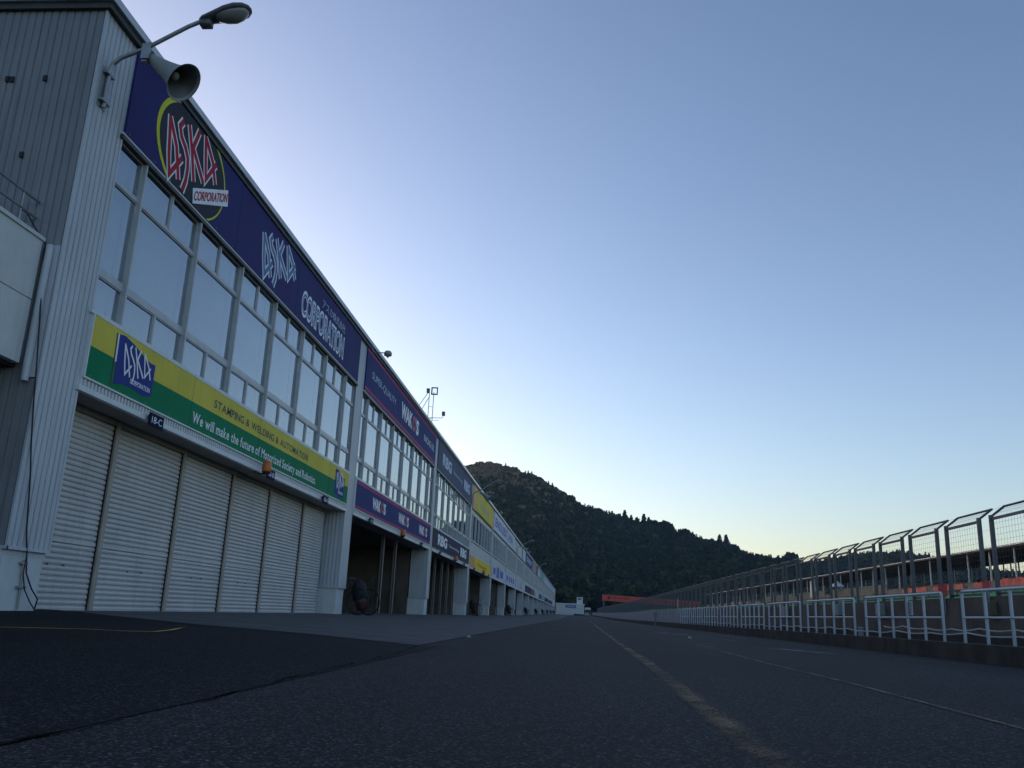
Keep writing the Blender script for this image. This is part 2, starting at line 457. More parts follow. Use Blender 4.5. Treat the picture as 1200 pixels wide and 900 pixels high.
# unseen ridge added on the left, behind the garages, to block the low sun
mb = MB(); vs = []; fs = []
LY = np.linspace(-500, 620, 57); LXs = [-620,-520,-430,-360,-300,-270,-230,-180,-130,-90]; LH = [0,26,50,68,76,73,58,32,10,0]
for y in LY:
    k_ = min(1, max(0, (y+500)/150))*min(1, max(0, (620-y)/200))
    for x, h in zip(LXs, LH): vs.append((x+12*math.sin(y*.013), y, h*k_*(1+.10*math.sin(y*.021+x*.01)) + 2*math.sin(y*.09+x*.3)*(h > 5)))
for j in range(len(LY)-1):
    for i in range(len(LXs)-1):
        a = j*len(LXs)+i; fs.append((a, a+1, a+1+len(LXs), a+len(LXs)))
struct(mb.add(vs, fs), 'hill', 'ridgeblock')  # added ridge, out of view

# ------------------------------------------------------------------ forest on the hill
def crown_proto(kind, seed):
    """many small leaf-clump faces spread through a crown volume, unit height"""
    r = np.random.default_rng(seed); V = []; F = []
    n = 64
    for i in range(n):
        h = r.random()**(.8 if kind == 'cedar' else .6)
        if kind == 'cedar':
            h = .06+.94*h; rad = .24*(1-h)**.8+.015
            rr = rad*math.sqrt(r.random())*1.0; sz = .075*(1-.5*h)
        else:
            h = .22+.78*h; rad = .46*math.sqrt(max(0, 1-((h-.55)/.47)**2))+.03
            rr = rad*(.35+.65*r.random()); sz = .11
        a = r.random()*2*math.pi
        c = np.array([rr*math.cos(a), rr*math.sin(a), h])
        nrm = np.array([math.cos(a)*.8, math.sin(a)*.8, .6])+r.normal(0, .45, 3); nrm /= np.linalg.norm(nrm)
        t = np.cross(nrm, [0, 0, 1.0]); t /= np.linalg.norm(t)+1e-9; b = np.cross(nrm, t)
        k = len(V)
        s1 = sz*(.7+.7*r.random()); s2 = sz*(.7+.7*r.random())
        V += [c-t*s1-b*s2*.6, c+t*s1-b*s2, c+t*s1*.7+b*s2, c-t*s1*.8+b*s2*1.1]
        F.append((k, k+1, k+2, k+3))
    return np.array(V), np.array(F)
protos = {('cedar', i): crown_proto('cedar', i) for i in range(4)}
protos.update({('broad', i): crown_proto('broad', 40+i) for i in range(4)})
pos = []
def hill_color(x, y):
    """autumn brown towards the peak on the left, dark cedars elsewhere"""
    z = hill_h(x, y)
    p = (z-95)/50 + (-x-20)/220 + .5*math.sin(x*.04+y*.022)*math.sin(y*.03)
    return p
for k in range(26000):
    if k < 17000: x = rng.uniform(-330, 260)
    else: x = rng.uniform(250, 620)
    y = rng.uniform(440, 925)
    if hill_h(x, y) < 1 and y < 430: continue
    pos.append((x, y))
allV = []; allF = []; allT = []; off = 0
for (x, y) in pos:
    p = hill_color(x, y)
    autumn = p > rng.normal(.48, .32)
    cedar = (not autumn) and rng.random() < .6
    kind = 'cedar' if cedar else 'broad'
    V, F = protos[(kind, int(rng.integers(4)))]
    h = rng.uniform(8.5, 13.5) if cedar else rng.uniform(7, 10.5)
    wd = h*rng.uniform(.9, 1.25) if cedar else h*rng.uniform(.95, 1.35)
    a = rng.uniform(0, 6.283); ca, sa = math.cos(a), math.sin(a)
    X = (V[:, 0]*ca-V[:, 1]*sa)*wd+x; Y = (V[:, 0]*sa+V[:, 1]*ca)*wd+y; Z = V[:, 2]*h+hill_h(x, y)-.8
    allV.append(np.stack([X, Y, Z], 1)); allF.append(F+off); off += len(V)
    base = rng.uniform(.62, .98) if autumn else (rng.uniform(.0, .22) if cedar else rng.uniform(.2, .55))
    allT.append(np.clip(base+rng.normal(0, .04, len(V)//4).repeat(4), 0, 1))
VV = np.concatenate(allV); FF = np.concatenate(allF); TT = np.concatenate(allT)
def bigmesh(name, VV, FF, TT, material):
    me = bpy.data.meshes.new(name); me.vertices.add(len(VV)); me.vertices.foreach_set('co', VV.astype(np.float32).ravel())
    me.loops.add(FF.size); me.loops.foreach_set('vertex_index', FF.astype(np.int32).ravel())
    me.polygons.add(len(FF)); me.polygons.foreach_set('loop_start', np.arange(len(FF), dtype=np.int32)*4)
    me.update(calc_edges=True)
    at = me.attributes.new('tint', 'FLOAT', 'POINT'); at.data.foreach_set('value', TT.astype(np.float32))
    me.materials.append(material)
    o = bpy.data.objects.new(name, me); C.objects.link(o); return o
FOL = foliage_mat('hill_foliage', [(0, (.016, .026, .016)), (.25, (.022, .036, .018)), (.5, (.042, .055, .02)), (.7, (.15, .12, .065)), (.85, (.22, .145, .085)), (1, (.19, .12, .075))])
o = bigmesh('hillside_forest', VV, FF, TT, FOL)
tag(o, 'dense mixed cedar and autumn forest covering the hill beyond the pit buildings', 'forest', kind='stuff')

# single conifers and broad trees standing up along the ridge
def ridge_tree(x, y, h, kind, seed, label, grp):
    name = 'cedar_tree' if kind == 'cedar' else 'broadleaf_tree'
    r = np.random.default_rng(seed); z = hill_h(x, y)-.5
    e = empty(name, (x, y, z), label, 'tree', grp)
    V = []; F = []
    for q in range(3):
        v, f = protos[(kind, int(r.integers(4)))]
        a = r.uniform(0, 6.28); ca, sa = math.cos(a), math.sin(a)
        w = h*(1.35 if kind == 'cedar' else 1.05)
        F.append(f+len(V)*len(v)); V.append(np.stack([(v[:,0]*ca-v[:,1]*sa)*w, (v[:,0]*sa+v[:,1]*ca)*w, v[:,2]*h], 1))
    V = np.concatenate(V); F = np.concatenate(F)
    T = np.clip(r.uniform(.02, .2)+r.normal(0, .05, len(V)//4).repeat(4), 0, 1)
    c = bigmesh('crown', V, F, T, FOL); c.parent = e
    t = MB().tube([(0,0,-1),(0,0,h*.5),(0,0,h*.9)], [.35,.22,.05], 6).build('trunk', 'bark'); t.parent = e
TR = [(720,604,9,'cedar'),(728,606,8,'cedar'),(735,607,13,'cedar'),(742,609,10,'cedar'),(749,611,9,'cedar'),(757,613,14,'cedar'),(762,613,12,'cedar'),
      (768,615,9,'broad'),(775,617,10,'cedar'),(781,618,11,'broad'),(790,620,8,'cedar'),(803,624,8,'broad'),(812,627,8,'cedar'),(843,637,12,'cedar'),
      (849,637,13,'cedar'),(858,643,9,'broad'),(672,583,7,'broad'),(634,558,6,'broad'),(900,657,9,'cedar'),(908,659,9,'broad'),(920,657,14,'broad'),(925,656,15,'cedar'),
      (942,661,9,'cedar'),(695,596,7,'cedar'),(707,600,7,'cedar')]
def px2x(px): return -121+(px-544)*.888
for i, (px, py, h, k) in enumerate(TR):
    x = px2x(px); y = 893+((i*37) % 11)
    lab = 'dark pointed cedar standing above the forested ridge against the sky' if k == 'cedar' else 'round dark broadleaf tree rising from the ridge against the sky'
    ridge_tree(x, y, h+4.5, k, 100+i, lab, 'trees on the ridge' if k == 'cedar' else 'round trees on the ridge')

# ------------------------------------------------------------------ text helpers (writing lies in facade planes: +Y reads right, faces +X)
def text_mesh(body, y0, y1, z0, z1, X, thick=.004, offset=0.0, shear=0.0, name='lettering', m_='letterwhite', parent=None, skew=0.0, space=1.0, facing='x', serif=False):
    cu = bpy.data.curves.new('t', 'FONT'); cu.body = body; cu.size = 1; cu.extrude = .5; cu.offset = offset; cu.shear = shear
    cu.space_character = space; cu.resolution_u = 4
    ob = bpy.data.objects.new('t', cu); C.objects.link(ob)
    bpy.context.view_layer.update()
    me = bpy.data.meshes.new_from_object(ob.evaluated_get(bpy.context.evaluated_depsgraph_get()))
    n = len(me.vertices); co = np.empty(n*3); me.vertices.foreach_get('co', co); co = co.reshape(-1, 3)
    bpy.data.objects.remove(ob); bpy.data.curves.remove(cu)
    if n == 0: return None
    mn = co.min(0); mxx = co.max(0)
    u = (co[:, 0]-mn[0])/(mxx[0]-mn[0]+1e-9); v = (co[:, 1]-mn[1])/(mxx[1]-mn[1]+1e-9); w = co[:, 2]+.5
    Y = y0+u*(y1-y0); Z = z0+v*(z1-z0)+skew*u; Xc = X+w*thick
    if facing == 'x': out = np.stack([Xc, Y, Z], 1)
    else: out = np.stack([Y, X-w*thick, Z], 1)      # faces -Y, +X reads right
    out = out-np.array(world_off(parent))
    me.vertices.foreach_set('co', out.ravel()); me.materials.clear(); me.materials.append(M[m_]); me.update()
    me.name = name
    o = bpy.data.objects.new(name, me); C.objects.link(o)
    if parent: o.parent = parent
    return o

SER = dict(A='bl br', B='', C='', D='', E='', F='bl', G='', H='bl br tl tr', I='bc tc', K='bl br tl tr', L='', M='bl br tl tr', N='bl tl tr', P='bl', R='bl br', S='', T='bc', U='tl tr', W='tl tr tm',
           h='bl br', i='bc', k='bl br tl', l='bc tc', m='bl br bm', n='bl br', r='bl', t='', d='br', u='br', f='bc', a='br', w='tl tr', y='tl tr')
def serif_text(body, y0, y1, z0, z1, X, m_, parent, thick=.004, name='lettering', wfac=1.0):
    """letters with small slab serifs, one mesh; widths in em from the built-in font"""
    cu = bpy.data.curves.new('t', 'FONT'); cu.size = 1; cu.offset = .018
    ob = bpy.data.objects.new('t', cu); C.objects.link(ob)
    glyph = []; x = 0
    for ch in body:
        if ch == ' ': x += .30; continue
        cu.body = ch; bpy.context.view_layer.update()
        me = ob.to_mesh(); n = len(me.vertices); co = np.empty(n*3); me.vertices.foreach_get('co', co); co = co.reshape(-1, 3)
        fs = [tuple(p.vertices) for p in me.polygons]
        mn, mx_ = co.min(0), co.max(0); co = co.copy(); co[:, 0] += x-mn[0]
        glyph.append((ch, co, fs, x, x+mx_[0]-mn[0], mn[1], mx_[1])); x += mx_[0]-mn[0]+.10
        ob.to_mesh_clear()
    bpy.data.objects.remove(ob); bpy.data.curves.remove(cu)
    W = x-.1; zb = 0; zt = .73 if any(c.isupper() for c in body) else .55
    sy = (y1-y0)/W; sz = (z1-z0)/zt
    mb = MB()
    for ch, co, fs, xa, xb, ya, yb in glyph:
        mb.add([(X+thick, y0+c[0]*sy, z0+c[1]*sz) for c in co], fs)
        for code in SER.get(ch, '').split():
            cx = {'l': xa+.045, 'r': xb-.045, 'c': (xa+xb)/2, 'm': (xa+xb)/2}[code[1]]
            zc = 0 if code[0] == 'b' else (yb-.045 if ch != 'i' else .48)
            hw = .105
            mb.add([(X+thick+.0012, y0+(cx-hw)*sy, z0+zc*sz), (X+thick+.0012, y0+(cx+hw)*sy, z0+zc*sz), (X+thick+.0012, y0+(cx+hw)*sy, z0+(zc+.045)*sz), (X+thick+.0012, y0+(cx-hw)*sy, z0+(zc+.045)*sz)], [(0,1,2,3)])
    return mb.build(name, m_, parent)

def ribbon(mb, pts, w, X, mi=0):
    """mitred stroke in plane x=X"""
    n = len(pts); L_ = []; 
    P = [np.array(p, float) for p in pts]
    vs = []
    for i in range(n):
        d1 = P[i]-P[i-1] if i else P[1]-P[0]; d2 = P[i+1]-P[i] if i < n-1 else P[-1]-P[-2]
        d1 = d1/np.linalg.norm(d1); d2 = d2/np.linalg.norm(d2)
        n1 = np.array([-d1[1], d1[0]]); n2 = np.array([-d2[1], d2[0]]); m_ = n1+n2
        ln = np.linalg.norm(m_)
        if ln < .2: m_ = n1; k = 1
        else:
            m_ = m_/ln; k = min(1.9, 1/max(.3, float(m_ @ n1)))
        ww = w[i] if isinstance(w, (list, tuple)) else w
        a = P[i]+m_*ww/2*k; b = P[i]-m_*ww/2*k
        vs += [(X, a[0], a[1]), (X, b[0], b[1])]
    mb.add(vs, [(2*i, 2*i+1, 2*i+3, 2*i+2) for i in range(n-1)], mi)

# strokes of the four tall logo letters, in metres relative to (13.786, 8.0) of the near board
def LG(p): return [(y-13.786, z-8.0) for y, z in p]
LOGO = [LG([(14.441,8.60),(14.06,8.05),(13.93,8.45),(13.79,9.14)]), LG([(13.80,9.11),(14.172,8.70),(14.42,8.12)]),
        LG([(14.30,9.33),(14.19,9.16),(14.30,8.99),(14.50,8.88),(14.66,8.72),(14.71,8.5),(14.70,8.25),(14.62,7.99)]),
        LG([(14.53,9.40),(14.78,8.95),(15.016,8.402)]), LG([(14.97,9.52),(14.80,9.05),(15.396,8.604)]),
        LG([(15.861,9.27),(15.50,8.72),(15.38,9.1),(15.25,9.59)]), LG([(15.26,9.56),(15.70,9.23),(15.94,8.83)])]
def logo(parent, oy, oz, sy, sz, X, wid, mats, slope=0.0, outline=0.0, name='logo'):
    def tr(p): return [(oy+a*sy, oz+(b-a*.33)*sz+a*sy*slope) for a, b in p]
    if outline:
        mo = MB()
        for i, st in enumerate(LOGO): ribbon(mo, tr(st), wid+2*outline, X+.002+.0006*i)
        mo.build(name+'_outline', mats[1], parent)
    mb = MB()
    for i, st in enumerate(LOGO):
        w = wid
        if i == 2: w = [wid]*len(st[:-1])+[wid*1.2]
        ribbon(mb, tr(st), w, X+.006+.0006*i)
    return mb.build(name, mats[0], parent)

# ------------------------------------------------------------------ pit building
FX = -7.8; Y0 = 11.5; PITCH = 17.2; NB = 19; ROOF = 9.86
def by(k): return Y0+PITCH*k
YEND = by(NB)+1.0
B = empty('pit_building', (FX-8, Y0, 0), 'long two storey white clad pit garage building with rows of windows and shutters', 'building')

def corr(mb, a, b, z0, z1, nrm, pitch=.13, groove=.017, depth=.035, mi=0):
    """ribbed sheet from plan point a to b facing nrm"""
    a = Vector((*a, 0)); b = Vector((*b, 0)); n = Vector((*nrm, 0)); L_ = (b-a).length; d = (b-a)/L_
    k = max(1, round(L_/pitch)); p = L_/k; prof = []
    for i in range(k):
        s_ = i*p
        prof += [(s_, 0), (s_+p-groove*2, 0), (s_+p-groove*1.4, -depth), (s_+p-groove*.6, -depth)]
    prof.append((L_, 0))
    vs = []
    for s_, e in prof:
        q = a+d*s_+n*e; vs += [(q.x, q.y, z0), (q.x, q.y, z1)]
    mb.add(vs, [(2*i, 2*i+2, 2*i+3, 2*i+1) for i in range(len(prof)-1)], mi)

# columns
for k in range(NB+1):
    y = by(k); z = far(y); w = 1.0 if k == 0 else .95
    mb = MB()
    if k < 6:
        corr(mb, (FX, y), (FX, y+w), z+1.02, ROOF-.2, (1, 0))
        if k: corr(mb, (FX-.9, y), (FX, y), z+1.02, 3.5, (0, -1))
        mb.box(FX-.9, FX-.04, y+.045, y+w-.02, z+.9, ROOF-.25)
        # top and bottom flashings
        mb.box(FX-.02, FX+.018, y-.012, y+w+.012, z+.985, z+1.03); mb.box(FX-.9, FX+.018, y-.014, y+.02, z+.985, z+1.03)
        mb.box(FX-.02, FX+.012, y-.012, y+.035, z+1.03, ROOF-.2); mb.box(FX-.02, FX+.012, y+w-.035, y+w+.012, z+1.03, ROOF-.2)
    else:
        mb.box(FX-.9, FX, y, y+w, z+.9, ROOF-.2)
    c = mb.build('column', 'clad', B)
    MB().box(FX-.95, FX-.045, y+.035, y+w-.035, z-.3, z+.99).build('plinth', 'plinth', c, bevel=.012 if k < 4 else 0)
# end wall facing the camera
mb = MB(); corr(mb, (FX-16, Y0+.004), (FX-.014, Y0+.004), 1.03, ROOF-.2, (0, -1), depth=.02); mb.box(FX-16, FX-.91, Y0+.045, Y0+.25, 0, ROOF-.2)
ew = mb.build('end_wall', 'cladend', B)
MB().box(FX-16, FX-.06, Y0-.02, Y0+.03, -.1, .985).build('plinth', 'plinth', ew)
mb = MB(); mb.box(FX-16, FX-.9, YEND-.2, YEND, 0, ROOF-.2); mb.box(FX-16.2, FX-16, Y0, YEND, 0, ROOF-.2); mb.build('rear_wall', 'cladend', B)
# roof with coping
mb = MB(); mb.box(FX-16.1, FX-.05, Y0+.05, YEND-.05, ROOF-.3, ROOF-.12); mb.build('roof', 'coping', B)
mb = MB()
mb.box(FX-.14, FX+.15, Y0-.13, by(2)+.4, ROOF-.13, ROOF+.01); mb.box(FX-16.2, FX-.14, Y0-.13, Y0+.16, ROOF-.13, ROOF+.01)
mb.build('coping', 'coping', B, bevel=.01)
for a_, b_ in ((by(2)+.405, by(3)+7.5), (by(3)+7.9, by(4)), (by(4)+.1, YEND+.1)): MB().box(FX-.14, FX+.15, a_, b_, ROOF-.12, ROOF+.02).build('coping', 'copingglint', B, bevel=.01)  # same coping further along, its bright glint painted in
mb = MB(); mb.box(FX-.10, FX+.09, Y0-.07, YEND, ROOF-.24, ROOF-.132); mb.box(FX-16.1, FX-.1, Y0-.07, Y0+.1, ROOF-.24, ROOF-.132)
mb.build('fascia', 'darktrim', B)
# upper wall backing behind boards and spandrels
mb = MB()
for k in range(NB):
    a, b = by(k)+.96, by(k+1)
    mb.box(FX-.25, FX-.06, a, b, 7.9, ROOF-.22)
    if k >= 3:
        mb.box(FX-.25, FX-.06, a, b, 7.5, 7.9)
        if k < 6: corr(mb, (FX-.045, a), (FX-.045, b), 4.72, 5.5, (1, 0), .2)
        mb.box(FX-.25, FX-.06, a, b, 3.55, 5.5)
    else:
        mb.box(FX-.25, FX-.06, a, b, 3.55, 4.76)
mb.build('upper_wall', 'clad', B)
# soffit over the shutters, canopy edge, sill bands
mb = MB()
for k in range(NB): mb.box(FX-.75, FX-.05, by(k)+.955, by(k+1)-.005, 3.50, 3.545)
mb.build('soffit', 'soffit', B)
for k in range(NB):
    a, b = by(k)+.93, by(k+1)+.0
    mb = MB(); mb.box(FX-.04, FX+.06, a, b, 3.49, 3.575)
    if k < 3:
        mb.box(FX-.03, FX+.01, a, b, 3.575, 3.72)
        y = a+.04
        while y < b-.03:
            mb.box(FX+.0105, FX+.05, y, y+.035, 3.576, 3.69); y += .105
    else: mb.box(FX-.03, FX+.04, a, b, 3.575, 3.72)
    mb.build('canopy_edge', 'white', B)
    zt = 4.76 if k < 3 else 5.5
    MB().box(FX-.2, FX+.05, a, b, zt, zt+.07).build('sill', 'white', B)
    m2 = MB(); m2.box(FX-.1, FX+.055, a, b, 7.86, 7.93, 0); m2.box(FX-.1, FX+.045, a, b, 7.931, 7.975, 1)
    m2.build('head_trim', ['darktrim', 'coping'], B)

# windows --------------------------------------------------------
GX = FX-.065
def window_unit(y0, y1, full, kind, nearu, finL, parent):
    """kind 0: tall three-row window; 1: single-row small window"""
    fr = MB(); pn = MB()
    fz = FX-.025; d = GX-.03
    def bar(a, b, z0, z1, x1=fz): fr.box(d, x1, a, b, z0, z1)
    zb, zt = (4.831, 7.858) if kind == 0 else (5.571, 7.5)
    if finL: fr.box(d-.02, FX+.03, y0-.024, y0+.024, zb, zt)        # mullion fin
    a, b = y0+.025, y1-.025
    rows = [(zb, 5.44), (5.56, 7.10), (7.17, zt)] if kind == 0 else [(zb, zt)]
    if kind == 0:
        bar(a, b, 5.44, 5.49); bar(a, b, 5.50, 5.56, fz-.012); bar(a, b, 5.49, 5.50, fz-.03)
        bar(a, b, 7.10, 7.13); bar(a, b, 7.14, 7.17, fz-.012); bar(a, b, 7.13, 7.14, fz-.03)
    for ri, (z0, z1) in enumerate(rows):
        halves = [(a, b)]
        if full and kind == 0 and ri != 1:
            m_ = (a+b)/2; fr.box(d, fz, m_-.025, m_+.025, z0, z1); halves = [(a, m_-.025), (m_+.025, b)]
        for (p, q) in halves:
            t = .024
            fr.box(d+.01, fz-.015, p, q, z0, z0+t); fr.box(d+.01, fz-.015, p, q, z1-t, z1)
            fr.box(d+.01, fz-.015, p, p+t, z0+t, z1-t); fr.box(d+.01, fz-.015, q-t, q, z0+t, z1-t)
            pn.add([(GX, p+t, z0+t), (GX, q-t, z0+t), (GX, q-t, z1-t), (GX, p+t, z1-t)], [(0,1,2,3)])
    return fr, pn, (a, b, zb, zt)
def blind(a, b, z0, z1, slats):
    mb = MB()
    if slats:
        z = z0+.02
        while z < z1-.02:
            mb.add([(FX-.30, a, z), (FX-.30, b, z), (FX-.272, b, z+.036), (FX-.272, a, z+.036)], [(0,1,2,3)]); z += .043
        mb.add([(FX-.31, a, z0), (FX-.31, b, z0), (FX-.31, b, z1), (FX-.31, a, z1)], [(0,1,2,3)])
    else:
        # pleated curtain
        n = max(4, int((b-a)/.07)); vs = []
        for i in range(n+1):
            y = a+(b-a)*i/n; x = FX-.30+.012*(i % 2)
            vs += [(x, y, z0), (x, y, z1)]
        mb.add(vs, [(2*i, 2*i+2, 2*i+3, 2*i+1) for i in range(n)])
    return mb
offs = [.97, 1.87]+[1.87+2.327*k for k in range(1, 7)]+[17.0]
rest_f, rest_p = MB(), MB()
room = MB()
for k in range(NB):
    kind = 0 if k < 3 else 1
    for u in range(8):
        a, b = by(k)+offs[u], by(k)+offs[u+1]
        if u == 7: b = by(k)+17.15
        full = 0 < u < 7
        fr, pn, (wa, wb, zb, zt) = window_unit(a, b, full, kind, k < 4, u > 0, B)
        if k < 12:
            f = fr.build('window', 'alu', B)
            pn.build('pane', 'glass', f)
            if k < 3:
                blind(wa, wb, zb, zt, k == 0 and u < 3).build('blind', 'blind', f)
            elif k >= 5:
                blind(wa, wb, zb, zt, False).build('blind', 'blind', f)
        else:
            rest_f.v, o0 = rest_f.v+fr.v, len(rest_f.v); rest_f.f += [tuple(i+o0 for i in q) for q in fr.f]; rest_f.m += fr.m
            rest_p.v, o0 = rest_p.v+pn.v, len(rest_p.v); rest_p.f += [tuple(i+o0 for i in q) for q in pn.f]; rest_p.m += pn.m
    a, b = by(k)+.95, by(k+1)
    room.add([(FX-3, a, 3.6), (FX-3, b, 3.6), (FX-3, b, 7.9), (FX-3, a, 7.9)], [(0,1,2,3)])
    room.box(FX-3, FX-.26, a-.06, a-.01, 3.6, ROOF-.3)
rf = rest_f.build('window', 'alu', B); rf['kind'] = 'stuff'
rest_p.build('pane', 'glass', rf)
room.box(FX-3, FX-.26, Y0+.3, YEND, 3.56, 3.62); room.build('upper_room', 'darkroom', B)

# garages --------------------------------------------------------
mb = MB()
mb.box(FX-9.2, FX-9, Y0+.3, YEND, 0, 3.55); mb.box(FX-9, FX-.76, Y0+.3, YEND, 3.52, 3.558)
mb.build('garage_back_wall', 'inner', B)
for k in range(NB+1):
    y = by(k); mb = MB(); mb.box(FX-9, FX-.96, y+.05, y+.3, -.05, 3.52)
    if 0 < k < 8:   # door leaves and services on the partition
        mb.box(FX-1.9, FX-1.84, y+.0, y+.049, .1, 3.3); mb.box(FX-2.6, FX-2.5, y+.0, y+.049, .1, 3.3)
    mb.build('partition', 'inner', B)
sheet('garage_floor', FX-9, FX-.66, 12, 338, 1, 40, 'concrete_apron', .004)
GP = [3.35, 6.13, 8.91, 11.56, 14.56]
edges = [.95]+GP+[17.0]
def slats(y0, y1, z0, z1):
    mb = MB(); z = z0; vs = []; prof = []
    while z < z1-.01:
        prof += [(-.012, z), (.020, z+.008), (.027, z+.034), (.020, z+.062), (-.012, z+.074)]; z += .09
    prof.append((0, z1))
    for e, zz in prof: vs += [(FX-.62+e, y0, zz), (FX-.62+e, y1, zz)]
    mb.add(vs, [(2*i, 2*i+1, 2*i+3, 2*i+2) for i in range(len(prof)-1)])
    return mb
for i in range(6):
    a, b = by(0)+edges[i]+.05, by(0)+edges[i+1]-.068
    mb = slats(a, b, .16, 3.42)
    mb.box(FX-.63, FX-.592, a, b, 1.235, 1.30)                      # wider lock rail
    for q in (.42, .62): mb.box(FX-.600, FX-.588, a+(b-a)*q-.02, a+(b-a)*q+.02, .86, .885, 1)
    mb.box(FX-.64, FX-.585, a, b, .10, .165)
    mb.build('shutter', ['shutter', 'black'], B)
mb = MB(); mb.box(FX-.66, FX-.55, by(0)+.95, by(1), 3.40, 3.499); mb.build('shutter_box', 'soffit', B)
for k in range(0, 6):
    z = far(by(k))
    for j, g in enumerate(GP):
        if k == 1 and j not in (2, 3): continue
        if k in (3, 5) and j not in (1,): continue
        y = by(k)+g
        mb = MB(); mb.box(FX-.66, FX-.535, y-.065, y+.055, z+.05, 3.499)
        mb.box(FX-.60, FX-.570, y-.078, y-.067, z+.05, 3.499, 1)
        mb.build('guide_post', ['guide' if k == 0 else 'guidedark', 'black'], B)
# downpipe at the second column
mb = MB(); y = by(2)-.14
mb.tube([(FX+.08, y, 4.9), (FX+.08, y, 7.6)], .035, 8); mb.box(FX, FX+.12, y-.05, y+.05, 5.7, 5.8)
mb.build('downpipe', 'white', B)
# old bracket stubs on the end wall and cladding
mb = MB()
for (x, z) in ((-9.25, 8.35), (-9.17, 8.34), (-8.62, 8.36), (-8.75, 7.0)):
    mb.box(x-.03, x+.03, Y0-.03, Y0, z-.05, z+.04)
mb.build('bracket_stub', 'black', B)

# terrace that joins the end wall ---------------------------------
T = empty('terrace', (FX-1, 0, 0), 'pale terrace with panelled parapet and steel rail at the left end of the garages', 'terrace')
TX = -8.05; TY0 = -30  # length out of view stretched to shade the foreground
mb = MB(); mb.box(TX-.12, TX, TY0, Y0-.12, 4.575, 5.49); mb.box(TX-.12, TX, TY0, Y0-.12, 3.60, 4.555)
mb.box(TX-.13, TX+.03, TY0, Y0-.10, 5.491, 5.55); mb.box(TX-.1, TX-.02, TY0, Y0-.12, 4.55, 4.58)
mb.build('parapet', 'plinth', T)
MB().box(TX-6, TX-.125, TY0, Y0-.02, 3.56, 3.75).build('deck', 'ledge', T)
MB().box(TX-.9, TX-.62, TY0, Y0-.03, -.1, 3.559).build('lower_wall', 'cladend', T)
mb = MB()
for z in (6.18, 5.92): mb.tube([(-8.3, TY0, z), (-8.3, Y0-.02, z)], .022, 8)
for y in np.arange(Y0-.38, TY0, -1.5): mb.tube([(-8.3, y, 5.5), (-8.3, y, 6.18)], .014, 6)
mb.build('railing', 'galv', T)
mb = MB(); mb.tube([(-7.95, Y0-.075, 3.35), (-7.95, Y0-.075, 5.45)], .05, 12); mb.box(-8.05,-7.83,Y0-.03,Y0-.006,3.42,5.47); mb.build('downpipe', 'clad', T, smooth=False)
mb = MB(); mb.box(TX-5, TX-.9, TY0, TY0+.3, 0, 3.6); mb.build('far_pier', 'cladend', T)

# loose black cable ------------------------------------------------
mb = MB()
mb.tube([(-8.52,11.42,6.035),(-8.41,11.42,5.965),(-8.227,11.42,5.71),(-8.034,11.42,5.48),(-8.0,11.41,5.27),(-7.92,11.40,4.6),(-7.79,11.38,3.68),(-7.765,11.45,3.05),(-7.765,11.57,2.46),(-7.765,11.69,2.0),(-7.77,11.83,1.29),(-7.79,11.97,.94),(-7.80,12.05,.68),(-7.79,12.22,.47),(-7.76,12.36,.33),(-7.76,12.33,.2)], .011, 6)
mb.tube([(-7.79,11.97,.94),(-7.79,11.97,.66),(-7.78,12.05,.45),(-7.77,12.2,.29),(-7.76,12.33,.18)], .009, 6)
tag(mb.build('cable', 'black', smooth=True), 'loose black cable hanging down the corner of the cladding and looping by the base', 'cable')
mb = MB(); mb.tube([(-7.815,11.97,.86),(-7.815,12.02,.18)], .016, 6); mb.box(-7.84,-7.79,11.90,12.04,.80,.83); mb.box(-7.84,-7.79,11.92,12.10,.47,.50)
tag(mb.build('conduit', 'galv'), 'short grey conduit clipped to the white base beside the cable', 'pipe')

# ------------------------------------------------------------------ sign boards
SX = FX+.005; SF = FX+.055      # board from SX to its face SF
def board(name, y0, y1, z0, z1, m_, label, group=None, cat='sign', frame=None):
    e = empty(name, (SX, (y0+y1)/2, z0), label, cat, group)
    mb = MB(); mb.box(SX, SF, y0, y1, z0, z1); mb.build('board', m_, e)
    if frame:
        w = .03; mf = MB()
        mf.box(SX-.003, SF+.012, y0-w, y0, z0-w, z1+w*.3); mf.box(SX-.003, SF+.012, y1, y1+w, z0-w, z1+w*.3)
        mf.box(SX-.003, SF+.012, y0, y1, z0-w, z0-.001)
        mf.build('frame', frame, e)
    return e
def rect(parent, name, y0, y1, z0, z1, m_, h=.003, x=None):
    x = x or SF
    return MB().box(x-.001, x+h, y0, y1, z0, z1).build(name, m_, parent)
UZ0, UZ1 = 7.98, 9.61; LZ0, LZ1 = 3.735, 4.75
